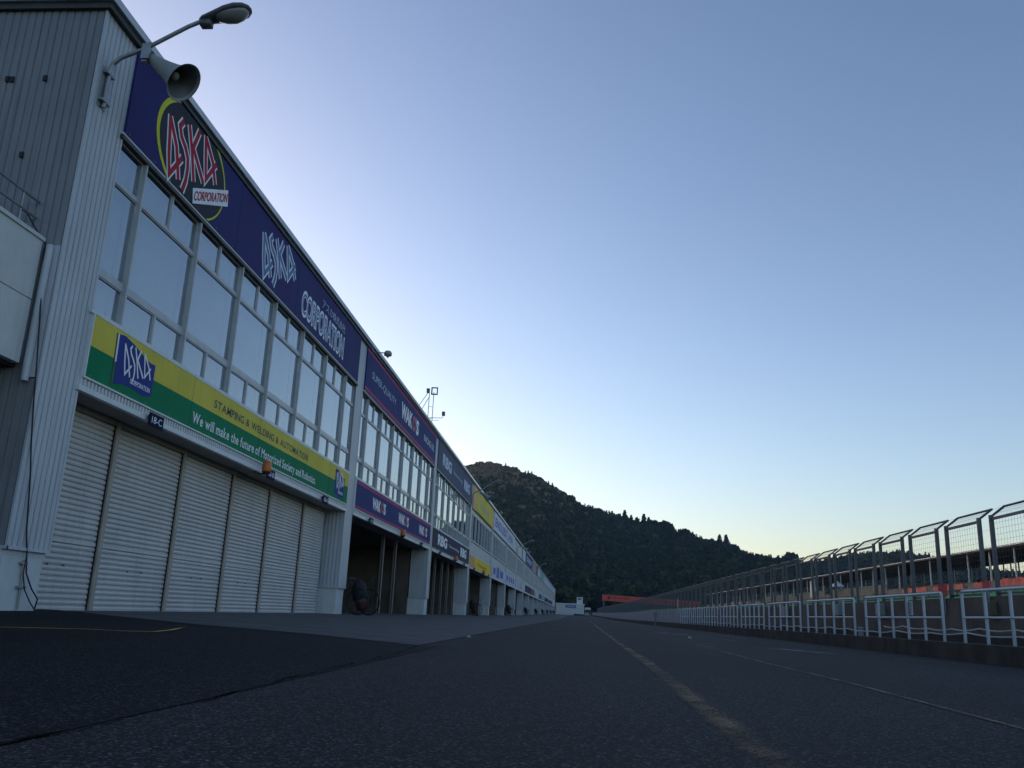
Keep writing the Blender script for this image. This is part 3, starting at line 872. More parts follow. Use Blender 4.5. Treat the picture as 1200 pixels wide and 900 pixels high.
# bay 1 upper
s1 = board('upper_sign', 12.48, 28.62, UZ0, UZ1, 'navy', 'dark blue upper signboard with the red emblem and outlined lettering, nearest the camera', frame=None)
for y in (17.35, 21.6, 25.9): rect(s1, 'panel_joint', y, y+.012, UZ0, UZ1, 'navy3', .003)
cy, cz, rx, rz = 14.92, 8.82, 1.55, 1.05
pl = []
for i in range(72):
    a = 2*math.pi*i/72; y = cy+(rx-.02)*math.cos(a); z = min(max(cz+(rz-.02)*math.sin(a), UZ0+.002), UZ1-.002); pl.append((y, z))
MB().prism(pl, 'x', SF-.001, SF+.002).build('emblem_disc', 'disc', s1)
mb = MB(); vs = []; fs = []
for i in range(97):
    a = 2*math.pi*i/96; th = .085+.04*math.cos(a-2.6)
    vs += [(SF+.0035, cy+rx*math.cos(a), min(max(cz+rz*math.sin(a), UZ0+.004), UZ1-.004)), (SF+.0035, cy+(rx-th)*math.cos(a), min(max(cz+(rz-th*.8)*math.sin(a), UZ0+.004), UZ1-.004))]
    if i: fs.append((2*i-2, 2*i-1, 2*i+1, 2*i))
mb.add(vs, fs).build('emblem_ring', 'ring', s1)
# the logo is drawn upright on a rising baseline
logo_mats = ('letterred', 'letterwhite')
def logo_direct(parent, oy, oz, s_, sh, X, wid, mats, outline=0.0, name='logo', lean=0.0):
    def tr(p): return [(oy+a*s_, oz+b*sh-a*s_*lean) for a, b in p]
    if outline:
        mo = MB()
        for i, st in enumerate(LOGO): ribbon(mo, tr(st), wid+2*outline, X+.002+.0006*i)
        mo.build(name+'_outline', mats[1], parent)
    mb = MB()
    for i, st in enumerate(LOGO): ribbon(mb, tr(st), wid, X+.006+.0006*i)
    return mb.build(name, mats[0], parent)
logo_direct(s1, 13.786, 8.03, 1, .975, SF+.003, .115, logo_mats, .042, 'logo')
def word(parent, body, y0, y1, z0, z1, m_, out=None, od=.03, x=SF, skew=0.0, shear=0., space=1., name='lettering', off=0.):
    if out: text_mesh(body, y0-od*.5, y1+od*.5, z0-od, z1+od, x+.0015, .002, offset=.055, m_=out, parent=parent, skew=skew, shear=shear, space=space, name=name+'_outline')
    return text_mesh(body, y0, y1, z0, z1, x+.0045, .002, offset=off, m_=m_, parent=parent, skew=skew, shear=shear, space=space, name=name)
pb = MB().prism([(15.02,8.29),(16.58,9.05),(16.66,8.70),(15.10,7.995)], 'x', SF+.011, SF+.013).build('name_plate', 'letterwhite', s1)
word(s1, 'CORPORATION', 15.11, 16.58, 8.06, 8.27, 'letterred', x=SF+.014, skew=.70, off=.012)
# logo 2
logo_direct(s1, 18.85, 8.12, 1.14, .87, SF, .12, ('lettermid', 'letterwhite'), .05, 'logo')
word(s1, 'CORPORATION', 22.1, 26.5, 8.24, 8.84, 'lettermid', 'letterwhite', .09)
word(s1, 'アスカ株式会社', 23.9, 26.5, 9.03, 9.31, 'letterpale')
# bay 1 lower: yellow over green
s2 = board('lower_sign', 12.53, 28.6, LZ0, LZ1, 'green', 'yellow and green signboard with a blue flag above the closed shutters', frame='white')
mb = MB(); mb.prism([(12.531,4.24),(28.599,4.30),(28.599,LZ1-.001),(12.531,LZ1-.001)], 'x', SF-.001, SF+.002); mb.build('yellow_band', 'yellow', s2)
flag = [(13.32,4.68),(13.50,4.712),(13.845,4.652),(14.295,4.53),(14.47,4.505),(14.65,4.514),(14.66,3.94),(14.45,3.875),(14.258,3.872),(13.914,3.902),(13.6,3.893),(13.37,3.824)]
MB().prism(flag, 'x', SF+.0025, SF+.005).build('flag', 'flagblue', s2)
MB().prism([(13.235,4.68),(13.275,4.68),(13.315,3.79),(13.275,3.79)], 'x', SF+.003, SF+.006).build('flag_pole', 'letterblack', s2)
MB().prism([(13.278,4.68),(13.318,4.68),(13.345,4.2),(13.3,4.2)], 'x', SF+.003, SF+.0055).build('pole_edge', 'letterwhite', s2)
logo_direct(s2, 13.53, 4.085, .46, .44, SF+.004, .042, ('letterwhite', 'letterwhite'), 0, 'logo', .25)
word(s2, 'CORPORATION', 13.86, 14.57, 3.97, 4.06, 'letterwhite', x=SF+.004, off=.01)
serif_text('STAMPING & WELDING & AUTOMATION', 17.35, 24.0, 4.385, 4.56, SF+.002, 'letterblack', s2)
serif_text('We will make the future of Motorized Society and Robotics.', 16.42, 24.93, 3.86, 4.08, SF, 'letterwhite', s2)
MB().prism([(26.95,4.66),(27.25,4.68),(27.7,4.52),(28.13,4.50),(28.10,3.85),(27.6,3.82),(27.0,3.89)], 'x', SF+.0025, SF+.005).build('flag', 'flagblue', s2)
logo_direct(s2, 27.12, 4.10, .42, .42, SF+.004, .05, ('letterwhite', 'letterwhite'), 0, 'logo', .25)
word(s2, 'CORPORATION', 27.4, 28.0, 3.93, 4.02, 'letterwhite', x=SF+.004, off=.01)
# bay 2
Y2 = by(1)+.98; Y2e = by(2)-.06
s3 = board('upper_sign', Y2, Y2e, UZ0, UZ1, 'navy2', 'upper navy signboard with magenta stripes reading SUPER-QUALITY')
rect(s3, 'stripe', Y2, Y2e, UZ1-.14, UZ1-.04, 'magenta'); rect(s3, 'stripe', Y2, Y2e, UZ0+.05, UZ0+.18, 'magenta')
word(s3, 'SUPER-QUALITY', 30.6, 35.0, 8.62, 8.94, 'letterpale')
word(s3, "WAK", 36.2, 38.8, 8.46, 9.18, 'letterwhite', off=.045); word(s3, "O", 38.9, 39.6, 8.46, 9.18, 'letterbrightred', off=.045); word(s3, "'", 39.62, 39.72, 8.95, 9.18, 'letterwhite', off=.03); word(s3, "S", 39.8, 40.5, 8.46, 9.18, 'letterwhite', off=.045)
word(s3, 'RACING OIL', 42.1, 45.2, 8.60, 8.92, 'letterwhite')
s4 = board('lower_sign', Y2, Y2e, LZ0, LZ1, 'navy2', "lower navy signboard with magenta stripes reading WAKO'S three times", frame='white')
rect(s4, 'stripe', Y2, Y2e, LZ1-.13, LZ1-.04, 'magenta'); rect(s4, 'stripe', Y2, Y2e, LZ0+.04, LZ0+.12, 'magenta')
for y in (32.3, 37.3, 42.4):
    word(s4, "WAK", y, y+1.42, 4.02, 4.46, 'letterwhite', off=.045); word(s4, "O", y+1.47, y+1.87, 4.02, 4.46, 'letterbrightred', off=.045); word(s4, "'", y+1.88, y+1.94, 4.32, 4.46, 'letterwhite', off=.03); word(s4, "S", y+1.97, y+2.35, 4.02, 4.46, 'letterwhite', off=.045)
# bay 3
Y3 = by(2)+.98; Y3e = by(3)-.05
s5 = board('upper_sign', Y3, Y3e, UZ0, UZ1, 'slate', 'upper slate blue signboard with two grey block emblems')
s6 = board('lower_sign', Y3, Y3e, LZ0, LZ1, 'navy3', 'lower dark navy signboard with two white block emblems', frame='darktrim')
for sg, z0, z1, m_ in ((s5, 8.45, 9.15, 'letterpale'), (s6, 3.95, 4.56, 'letterwhite')):
    word(sg, 'RBG', Y3+1.6, Y3+5.2, z0, z1, m_, off=.05); word(sg, 'RBG', Y3+11.4, Y3+14.6, z0, z1, m_, off=.05)
    word(sg, 'Tomorrow Energy', Y3+6.0, Y3+10.6, z0+.15, z1-.25, m_)
# bay 4
Y4 = by(3)+.98; Y4e = by(4)-.05
for nm, z0, z1, m_, lab, col in (('upper_sign', 7.84, UZ1, 'yellow', 'upper yellow signboard with orange ends and a faint grey name', 'greysign'), ('lower_sign', LZ0-.15, LZ1-.3, 'yellow2', 'lower golden yellow signboard with orange ends', 'orange')):
    sg = board(nm, Y4, Y4e, z0, z1, m_, lab)
    rect(sg, 'orange_end', Y4, Y4+(2.0 if nm[0] == 'u' else 1.6), z0, z1, 'orange'); rect(sg, 'orange_end', Y4e-1.0, Y4e, z0, z1, 'orange')
    if nm[0] == 'l':
        MB().prism([(Y4+1.6, z0), (Y4+3.2, z0), (Y4+2.2, z1), (Y4+1.6, z1)], 'x', SF-.001, SF+.003).build('orange_wedge', 'orange', sg)
        word(sg, 'Panasonic', Y4+5, Y4+12, z0+.3, z1-.3, 'letterblack')
    else: word(sg, 'Panasonic', Y4+5, Y4+12, z0+.55, z1-.55, 'greysign')
for sg, z0, z1, ys_ in ((s2, LZ0, LZ1, (16.3, 20.1, 23.9, 26.3)), (s3, UZ0, UZ1, (35.6, 41.4)), (s4, LZ0, LZ1, (35.6, 40.9)), (s5, UZ0, UZ1, (52.8, 57.9)), (s6, LZ0, LZ1, (52.8, 57.9))):
    for y in ys_: rect(sg, 'panel_joint', y, y+.006, z0, z1, 'slate', .0045)
for sg, z0, z1, ya, yb in ((s1, UZ0, UZ1, 12.48, 28.62), (s2, LZ0, LZ1, 12.53, 28.6), (s3, UZ0, UZ1, Y2, Y2e), (s4, LZ0, LZ1, Y2, Y2e)):
    mb = MB(); y = ya+.12
    while y < yb:
        for z in (z0+.03, z1-.045): mb.box(SF+.001, SF+.008, y, y+.016, z, z+.016)
        y += .92
    o = mb.build('screws', 'galv', sg)
# further bays, colours as seen
def simple_sign(name, y0, y1, z0, z1, m_, label, words=(), lm='letterblue'):
    sg = board(name, y0, y1, z0, z1, m_, label)
    for w_, a, b in words: word(sg, w_, a, b, z0+(z1-z0)*.24, z1-(z1-z0)*.24, lm, off=.04)
    return sg
simple_sign('upper_sign', by(4)+.98, by(5)-.6, 7.93, UZ1, 'palesign', 'upper pale signboard with large blue letters, next after the yellow one', [('ENDLESS', by(4)+2, by(5)-1.6)])
simple_sign('upper_sign', by(5)+.3, by(5)+12.5, 7.95, UZ1, 'palesign', 'upper pale signboard with three blue letters before the gap', [('ADV', by(5)+1.5, by(5)+8.5)])
sg = simple_sign('lower_sign', by(4)+.98, by(5)-.3, LZ0, LZ1, 'palesign', 'lower pale signboard with blue blocks, next after the golden one')
rect(sg, 'blue_block', by(4)+2.0, by(4)+4.6, LZ0+.2, LZ1-.2, 'letterblue'); rect(sg, 'blue_block', by(4)+5.6, by(4)+8.6, LZ0, LZ1, 'letterblue')
rect(sg, 'blue_block', by(4)+9.6, by(4)+13.6, LZ0+.15, LZ1-.15, 'letterblue')
sg = simple_sign('lower_sign', by(5)+.0, by(6)-2, LZ0, LZ1, 'palesign', 'lower pale signboard with four upright blue blocks')
for q in range(4): rect(sg, 'blue_block', by(5)+1+3.4*q, by(5)+3+3.4*q, LZ0+.2, LZ1-.2, 'letterblue')
FARU = [(126.9,134.5,'palesign','pale lavender upper panel'),(134.8,154.5,'navy2','dark blue upper board with pale letters'),(156.5,171.8,'greysign','grey upper board with red lettering'),
        (172.5,179,'slate','small slate upper board before the light one'),(179.3,191,'facwhite','light upper board between slate and teal'),(192,214,'teal','teal upper board far along the garages'),(215,232,'facwhite','light upper board after the teal one'),(233,251,'palesign','pale upper board before the last long one'),(252,338,'palesign','long pale upper board at the far end of the garages')]
for (a, b, m_, lab) in FARU:
    ws = []; lm = 'letterblue'
    if m_ == 'navy2': ws = [('DUNLOP', a+3, b-2)]; lm = 'letterpale'
    if m_ == 'greysign': ws = [('TOYO', a+2, b-5)]; lm = 'letterbrightred'
    simple_sign('upper_sign', a, b, 7.98, UZ1, m_, lab, ws, lm)
FARL = [(126.9,135.5,'facwhite','white lower panel on its own'),(137,151,'navy3','dark navy lower board past the white panel'),(153,167,'darktrim','plain blackish lower board far down the row'),(173,186,'facwhite','white lower board in the far row'),
        (190,203,'slate','slate lower board in the far row'),(207,220,'teal','teal lower board in the far row'),(225,252,'navy3','long dark lower board far away'),(258,300,'navy2','blue lower board at the far end')]
for (a, b, m_, lab) in FARL:
    simple_sign('lower_sign', a, b, LZ0, LZ1, m_, lab)

# garage number plates ---------------------------------------------
def plate(y, txt, label):
    e = empty('number_plate', (FX+.15, y, 3.42), label, 'sign')
    mb = MB(); mb.box(FX+.12, FX+.15, y, y+.52, 3.40, 3.63); mb.box(FX+.055, FX+.12, y+.1, y+.14, 3.56, 3.6); mb.box(FX+.055, FX+.12, y+.38, y+.42, 3.56, 3.6)
    mb.build('plate', 'plate', e)
    text_mesh(txt, y+.07, y+.45, 3.455, 3.575, FX+.151, .003, m_='letterwhite', parent=e)
ord_ = {0: 'first', 1: 'second', 2: 'third', 3: 'fourth'}
for k in range(4):
    for j, (o_, l_) in enumerate(((3.07, 'C'), (9.2, 'B'), (14.1, 'A'))):
        n = 18-k
        side = ('below the yellow and green sign', "below the WAKO'S sign", 'below the dark navy emblem sign', 'below the golden yellow sign')[k]
        plate(by(k)+o_, '%d-%s' % (n, l_), 'small navy plate reading %d-%s %s' % (n, l_, side))

# beacons
def beacon(y, label):
    z = 3.5
    e = empty('warning_beacon', (FX+.28, y, z), label, 'beacon', 'amber beacons under the signs')
    MB().lathe((FX+.28, y, z-.02), (0,0,1), [(0,.10),(.05,.115),(.23,.105),(.26,.07),(.265,.0)], 16).build('lens', 'amber', e, smooth=True)
    mb = MB(); mb.lathe((FX+.28, y, z-.07), (0,0,1), [(0,.0),(0,.09),(.05,.11),(.05,0)], 16); mb.box(FX+.05, FX+.28, y-.03, y+.03, z-.09, z-.06); mb.box(FX+.06, FX+.1, y-.25, y+.03, z-.1, z-.04)
    mb.build('base', 'black', e)
for k, side in enumerate(('under the yellow and green sign', "under the WAKO'S sign", 'under the dark navy emblem sign', 'under the golden yellow sign')):
    beacon(by(k)+8.75, 'round amber warning beacon '+side)

# street lamps with horn speakers, one every third column ----------
def lamp(k):
    y = by(k)+.27
    where = {0: 'on the near corner column of the building', 3: 'on the column before the yellow upper sign', 6: 'above the gap after the pale blue lettered boards',
             9: 'over the teal boards', 12: 'far along the roofline', 15: 'farthest along the roofline'}[k]
    e = empty('wall_lamp', (FX, y, 8), 'grey lamp on a bent arm '+where, 'lamp', 'lamps along the garage front')
    mb = MB(); mb.tube([(FX+.05,y,8.0),(FX+.05,y,8.65),(FX+.08,y,8.80),(FX+.2,y,8.92),(-7.2,y,9.10),(-6.55,y,9.50),(-6.30,y,9.62)], .035, 10)
    for z in (8.1, 8.6): mb.box(FX-.01, FX+.09, y-.12, y+.12, z-.02, z+.02)
    mb.box(FX-.005, FX+.01, y-.13, y+.13, 8.0, 8.7)
    mb.build('arm', 'galv', e, smooth=False)
    d = Vector((.95, .05, .30)).normalized(); side = Vector((0,1,0)); up = d.cross(side)*-1
    o0 = Vector((-6.36, y, 9.60))
    vs = []; fs = []; n = 18
    prof = [(0,.05,.05,.04),(.06,.10,.07,.09),(.25,.14,.10,.10),(.45,.19,.125,.12),(.62,.205,.12,.13),(.76,.17,.09,.10),(.84,.09,.05,.05),(.86,.01,.01,.01)]
    for t, w, hu, hd in prof:
        for q in range(n):
            a = 2*math.pi*q/n; c_, s_ = math.cos(a), math.sin(a)
            vs.append(o0+d*t+side*w*c_+Vector((-d.z,0,d.x))*((hu if s_ > 0 else hd*.45)*s_))
    for i in range(len(prof)-1):
        for q in range(n): fs.append((i*n+q, i*n+(q+1)%n, (i+1)*n+(q+1)%n, (i+1)*n+q))
    hd_ = MB().add(vs, fs); hd_.box(-6.34,-6.16,y-.07,y+.07,9.50,9.60)
    hd_.build('housing', 'lampgrey', e, smooth=True)
    vs = []; fs = []
    for t, w, hh in [(.26,.02,.02),(.30,.11,.07),(.42,.15,.13),(.56,.165,.16),(.68,.15,.13),(.78,.10,.06),(.81,.02,.02)]:
        for q in range(n):
            a = 2*math.pi*q/n; c_, s_ = math.cos(a), math.sin(a)
            vs.append(o0+d*t+side*w*c_+Vector((-d.z,0,d.x))*((.02 if s_ > 0 else hh)*s_-.01))
    for i in range(6):
        for q in range(n): fs.append((i*n+q, i*n+(q+1)%n, (i+1)*n+(q+1)%n, (i+1)*n+q))
    MB().add(vs, fs).build('bowl', 'lampglass', e, smooth=True)
    # horn
    if k <= 6:
        lab = {0: 'grey horn loudspeaker hanging from the near lamp arm', 3: 'dark horn loudspeaker over the yellow upper sign', 6: 'tiny horn loudspeaker far along under the third lamp'}[k]
        h = empty('horn_speaker', (-7.15, y, 9.0), lab, 'loudspeaker', 'horn loudspeakers on the lamp arms')
        a0 = Vector((-7.14, y+.06, 8.96)); ax = Vector((.80, -.03, -.60)).normalized()
        pr = [(0,.0),(0,.085),(.12,.095),(.24,.12),(.40,.15),(.60,.20),(.74,.265),(.80,.315),(.815,.33),(.80,.325)]
        hb = MB().lathe(a0, ax, pr, 28)
        hb.build('horn', 'horn', h, smooth=True)
        MB().lathe(a0, ax, [(.80,.322),(.74,.255),(.60,.19),(.42,.14),(.26,.11),(.2,0)], 28).build('throat', 'lampgrey', h, smooth=True)
        MB().lathe(a0, ax, [(.26,.05),(.56,.05),(.60,.075),(.63,.06),(.64,0)], 16).build('reflector', 'horn', h, smooth=True)
        mb = MB(); mb.box(-7.22,-7.14,y-.05,y+.05,8.82,9.16); mb.box(-7.23,-7.10,y-.08,y-.05,8.86,9.14); mb.box(-7.2,-7.12,y-.01,y+.03,9.14,9.21)
        mb.build('bracket', 'galv', h)
for k in (0, 3, 6, 9, 12, 15): lamp(k)

# dome cameras on horizontal arms
for k, lab in ((30.0, "round camera on a short arm above the SUPER-QUALITY sign"), (by(4)+.5, 'round camera on a short arm beyond the yellow upper sign'), (by(7)+.5, 'tiny round camera by the dark blue upper board'), (by(9)+8, 'distant round camera past the third lamp')):
    e = empty('dome_camera', (-7.6, k, 9.45), lab, 'camera', 'dome cameras over the roof edge')
    mb = MB(); mb.tube([(-7.95, k, 9.9), (-7.8, k, 9.9), (-7.62, k, 9.50), (-7.2, k, 9.48)], .022, 8); mb.build('arm', 'galv', e)
    MB().lathe((-7.08, k, 9.28), (0,0,1), [(.0,.0),(.05,.05),(.09,.06),(.10,.14),(.2,.15),(.27,.10),(.30,0)], 16).build('housing', 'horn', e, smooth=True)
# roof mast
e = empty('roof_mast', (-8.4, 47, ROOF), "slim twin pole mast with braces standing on the roof behind the WAKO'S signs", 'mast')
mb = MB()
for x in (-8.52, -8.27): mb.tube([(x, 47, ROOF-.15), (x, 47, 12.35)], .022, 6)
for z in (10.8, 11.5): mb.tube([(-8.52, 47, z), (-8.27, 47, z)], .012, 6)
mb.tube([(-9.8, 46.6, ROOF+.3), (-8.62, 47, 12.28)], .02, 6); mb.tube([(-9.4, 46.6, ROOF+.3), (-8.5, 47, 12.1)], .02, 6)
mb.build('pole', 'galv', e)
mb = MB(); mb.box(-8.42,-8.36,46.95,47.05,12.22,12.62); mb.box(-8.10,-8.05,46.95,47.05,12.22,12.62); mb.box(-8.42,-8.05,46.95,47.05,12.58,12.63); mb.box(-8.42,-8.05,46.95,47.05,12.2,12.26)
mb.lathe((-8.6,47,12.45),(0,0,1),[(-.15,0),(-.15,.09),(.1,.1),(.12,0)],10); mb.build('head_frame', 'lampgrey', e)
mb = MB(); mb.tube([(-8.8,47,10.86),(-7.72,47,10.86),(-7.66,47,11.0)], .018, 6); mb.box(-7.72,-7.56,46.9,47.1,11.0,11.22); mb.tube([(-8.27,47,10.72),(-7.9,47,10.72)], .012, 6); mb.build('side_arm', 'lampgrey', e)

# wheeled fire extinguishers beside every second column -------------
def extinguisher():
    e = empty('wheeled_extinguisher', (0,0,0), None, 'extinguisher', 'wheeled extinguishers by the columns')
    for sx in (-.33, .33):
        mb = MB(); n = 28; Rw = .44; cx_, cy_, cz_ = sx, -.15, Rw
        ring = [(cx_+0, cy_+Rw*math.cos(2*math.pi*i/n)*.97, cz_+Rw*math.sin(2*math.pi*i/n)*.97) for i in range(n+1)]
        mb.tube(ring, .024, 6, caps=False)
        w = mb.build('wheel', 'black', e)
        sp = MB()
        for q in range(8):
            a = 2*math.pi*q/8; sp.tube([(cx_, cy_, cz_), (cx_, cy_+Rw*.95*math.cos(a), cz_+Rw*.95*math.sin(a))], .008, 5)
        sp.lathe((cx_-.05, cy_, cz_), (1,0,0), [(0,0),(0,.04),(.1,.04),(.1,0)], 10); sp.build('spokes', 'black', w)
    MB().tube([(-.36,-.15,.44),(.36,-.15,.44)], .018, 8).build('axle', 'galv', e)
    ax = Vector((0,.28,1)).normalized()
    MB().lathe((0,-.12,.16), ax, [(0,0),(0,.12),(.05,.18),(.5,.20),(.78,.19),(.9,.10),(.94,.04),(1.0,.04),(1.0,0)], 18).build('tank', 'redtank', e, smooth=True)
    MB().lathe((0,-.02,.52), ax, [(-.02,.22),(.0,.25),(.2,.27),(.42,.25),(.55,.20),(.66,.10),(.68,0)], 14).build('cover', 'cover', e, smooth=True)
    mb = MB(); mb.tube([(-.17,-.05,.35),(-.17,.25,1.0),(-.17,.42,1.22),(.17,.42,1.22),(.17,.25,1.0),(.17,-.05,.35)], .016, 6)
    mb.tube([(-.1,.1,.1),(-.1,.36,.02),(.1,.36,.02),(.1,.1,.1)], .016, 6); mb.build('handle', 'lampgrey', e)
    pts = []
    for i in range(46):
        a = i*.42; pts.append((.20+.03*math.sin(i), -.02+.26*math.cos(a), .62+.30*math.sin(a)))
    pts += [(.1,-.35,.3),(-.05,-.5,.55),(-.15,-.55,.95),(-.2,-.58,1.2),(-.2,-.50,1.28),(-.2,-.44,1.15)]
    MB().tube(pts, .014, 6).build('hose', 'black', e, smooth=True)
    return e
ex0 = extinguisher()
wh = ['beside the first column after the closed shutters', 'beside the column after the dark navy emblem sign', 'beside the column after the first pale lower sign', 'fourth along, far down the apron', 'fifth along, far down the apron', 'sixth along, far down the apron', 'seventh along, far down the apron', 'eighth along, near the far end', 'last in the row at the far end']
regkids()
for i in range(9):
    e = ex0 if i == 0 else copy_tree(ex0)
    y = 30.15+34.4*i
    e.location = (-7.38, y, gz(-7.4, y)+.01); e.rotation_euler = (0, 0, R(68 if i == 0 else 60+(i*23) % 30))
    e['label'] = 'spoked wheel fire extinguisher '+wh[i]

# ------------------------------------------------------------------ track side
# railing sections on the kerb
RXX = 6.2
def rail_section():
    e = empty('rail_section', (RXX, 0, .265), None, 'railing', 'white railing sections on the kerb')
    for i in range(6):
        MB().tube([(RXX, .8*i, .262), (RXX, .8*i, 1.05)], .026, 8).build('post', 'rail', e)
    MB().tube([(RXX, -.0, .9), (RXX, -.005, 1.03), (RXX, .03, 1.062), (RXX, 3.97, 1.062), (RXX, 4.005, 1.03), (RXX, 4.0, .9)], .024, 8).build('top_rail', 'rail', e)
    MB().tube([(RXX+.0, 0, .657), (RXX, 4.0, .657)], .018, 8).build('mid_rail', 'rail', e)
    return e
rs0 = rail_section(); rs0.location = (RXX, 0, .265)
regkids()
rl = ['at the right edge of the picture', 'with the red board above its far end', 'with the white notice behind it', 'next after the one with the notice', 'fourth beyond the right edge', 'fifth beyond the right edge', 'sixth beyond the right edge', 'seventh beyond the right edge', 'last open one before the solid white boards']
for i in range(9):
    e = rs0 if i == 0 else copy_tree(rs0)
    e.location.y = 10.8+4.8*i
    e['label'] = 'white tubular railing section on the kerb, '+rl[i]
# solid white boards further along
bd0 = None
for i in range(56):
    y = 54.0+4.8*i
    if i == 0:
        bd0 = empty('barrier_board', (RXX, y, .27), 'solid white barrier board on the kerb beyond the open railings', 'barrier', 'white barrier boards on the kerb')
        MB().box(RXX-.02, RXX+.02, y+.04, y+4.76, .28, 1.10).build('panel', 'barrier', bd0)
        for q in (.1, 4.6): MB().box(RXX+.021, RXX+.07, y+q, y+q+.06, .26, 1.15).build('leg', 'galv', bd0)
        regkids()
    else:
        c = copy_tree(bd0); c.location = (RXX, y, .27+far(y))
# thin post and marker post
mb = MB(); mb.tube([(6.35,56,1.0),(6.35,56,1.75)], .02, 6); mb.box(6.31,6.39,55.97,56.03,.27,1.0)
tag(mb.build('thin_post', 'rail'), 'thin white post rising above the first solid barrier boards', 'post')
e = empty('marker_post', (6.0, 67.4, 0), 'stained brown marker post at the foot of the white boards', 'post')
MB().box(5.93,6.03,67.3,67.45,0,.62).build('post', 'boxgrey', e); mb = MB(); mb.lathe((5.98,67.38,.6),(0,0,1),[(0,0),(0,.1),(.3,.13),(.42,.05),(.43,0)],10); mb.build('head', 'guide', e)

# hoses hung along the railing
def catenary(ys, zs, x, r):
    pts = []
    for i in range(len(ys)-1):
        for q in range(6):
            t = q/6; y = ys[i]+(ys[i+1]-ys[i])*t
            z = zs[i]+(zs[i+1]-zs[i])*t-.03*math.sin(math.pi*t)
            pts.append((x+.02*math.sin(y*2), y, z))
    pts.append((x, ys[-1], zs[-1])); return MB().tube(pts, r, 6)
r_ = random.Random(3)
ysl = list(np.arange(10.2, 20, 1.1)); 
tag(catenary(ysl, [.49+.015*r_.uniform(-1,1) for _ in ysl], 6.36, .013).build('hose', 'hose', smooth=True), 'upper of two white hoses slung behind the nearest railings', 'hose')
ysl = list(np.arange(10.2, 49, 1.6))
tag(catenary(ysl, [.40+.035*r_.uniform(-1,1) for _ in ysl], 6.34, .014).build('hose', 'hose', smooth=True), 'long white hose sagging low behind the railings down to the boards', 'hose')

# pit wall
e = empty('pit_wall', (8.1, 0, 0), 'stained concrete pit wall behind the white railings', 'wall')
mb = MB()
for k in range(110):
    y0 = -15+3.2*k; z = far(y0)
    mb.box(8.0, 8.22, y0, y0+3.19, z-.1, z+1.13+.004*math.sin(k*2.3))
mb.build('wall_panels', 'pitwall', e)
# boxes and notices on the wall
def wallbox(y0, y1, z0, z1, m_, label, name='wall_box', d=.14):
    e = empty(name, (7.99, y0, z0), label, 'box')
    mb = MB(); mb.box(7.99-d, 7.995, y0, y1, z0, z1); mb.build('case', m_, e, bevel=.01)
    MB().box(7.99-d-.01, 7.99-d, y0+.03, y1-.03, z0+.03, z1-.03).build('door', m_, e)
wallbox(17.55, 17.85, .76, 1.03, 'yellowbox', 'yellowish box on the pit wall behind the nearest railing')
wallbox(23.7, 24.05, .76, 1.06, 'boxgrey', 'pale box on the pit wall left of the white notice')
wallbox(27.4, 27.85, .78, 1.10, 'boxgrey', 'pale box on the pit wall behind the fourth railing section')
wallbox(34.2, 34.7, .70, 1.10, 'boxgrey', 'small pale box on the pit wall far down the railings')
e = empty('notice_board', (6.24, 17.1, .7), 'white paper notice with lines of print hung on the railing', 'notice')
MB().box(6.225, 6.235, 17.02, 17.36, .70, .955).build('sheet', 'rail', e)
mb = MB()
for i, z in enumerate((.90, .86, .80, .76, .73)): mb.box(6.2225, 6.2245, 17.06+.02*(i % 2), 17.32-.03*(i % 3), z, z+.014)
mb.build('print', 'greysign', e)
for (y0, y1, z0, z1, lab) in ((19.7, 20.1, 1.17, 1.43, 'red square board standing on the pit wall before the fence'), (17.72, 17.92, 1.26, 1.42, 'small pinkish board standing on the pit wall nearest the right edge')):
    e = empty('red_board', (7.97, y0, z0), lab, 'board')
    MB().box(7.93, 7.96, y0, y1, z0, z1).build('board', 'red' if y0 > 19 else 'letterbrightred', e)
    MB().box(7.965, 7.99, (y0+y1)/2-.015, (y0+y1)/2+.015, .8, z0+.1).build('stay', 'galv', e)
mb = MB(); mb.tube([(7.0,22.6,.1),(7.0,22.6,.42)], .06, 10); mb.lathe((7.0,22.6,.42),(0,0,1),[(0,.06),(.02,.07),(.04,.05),(.04,0)],10)
tag(mb.build('bollard', 'boxgrey'), 'short pale bollard behind the third railing section', 'bollard')

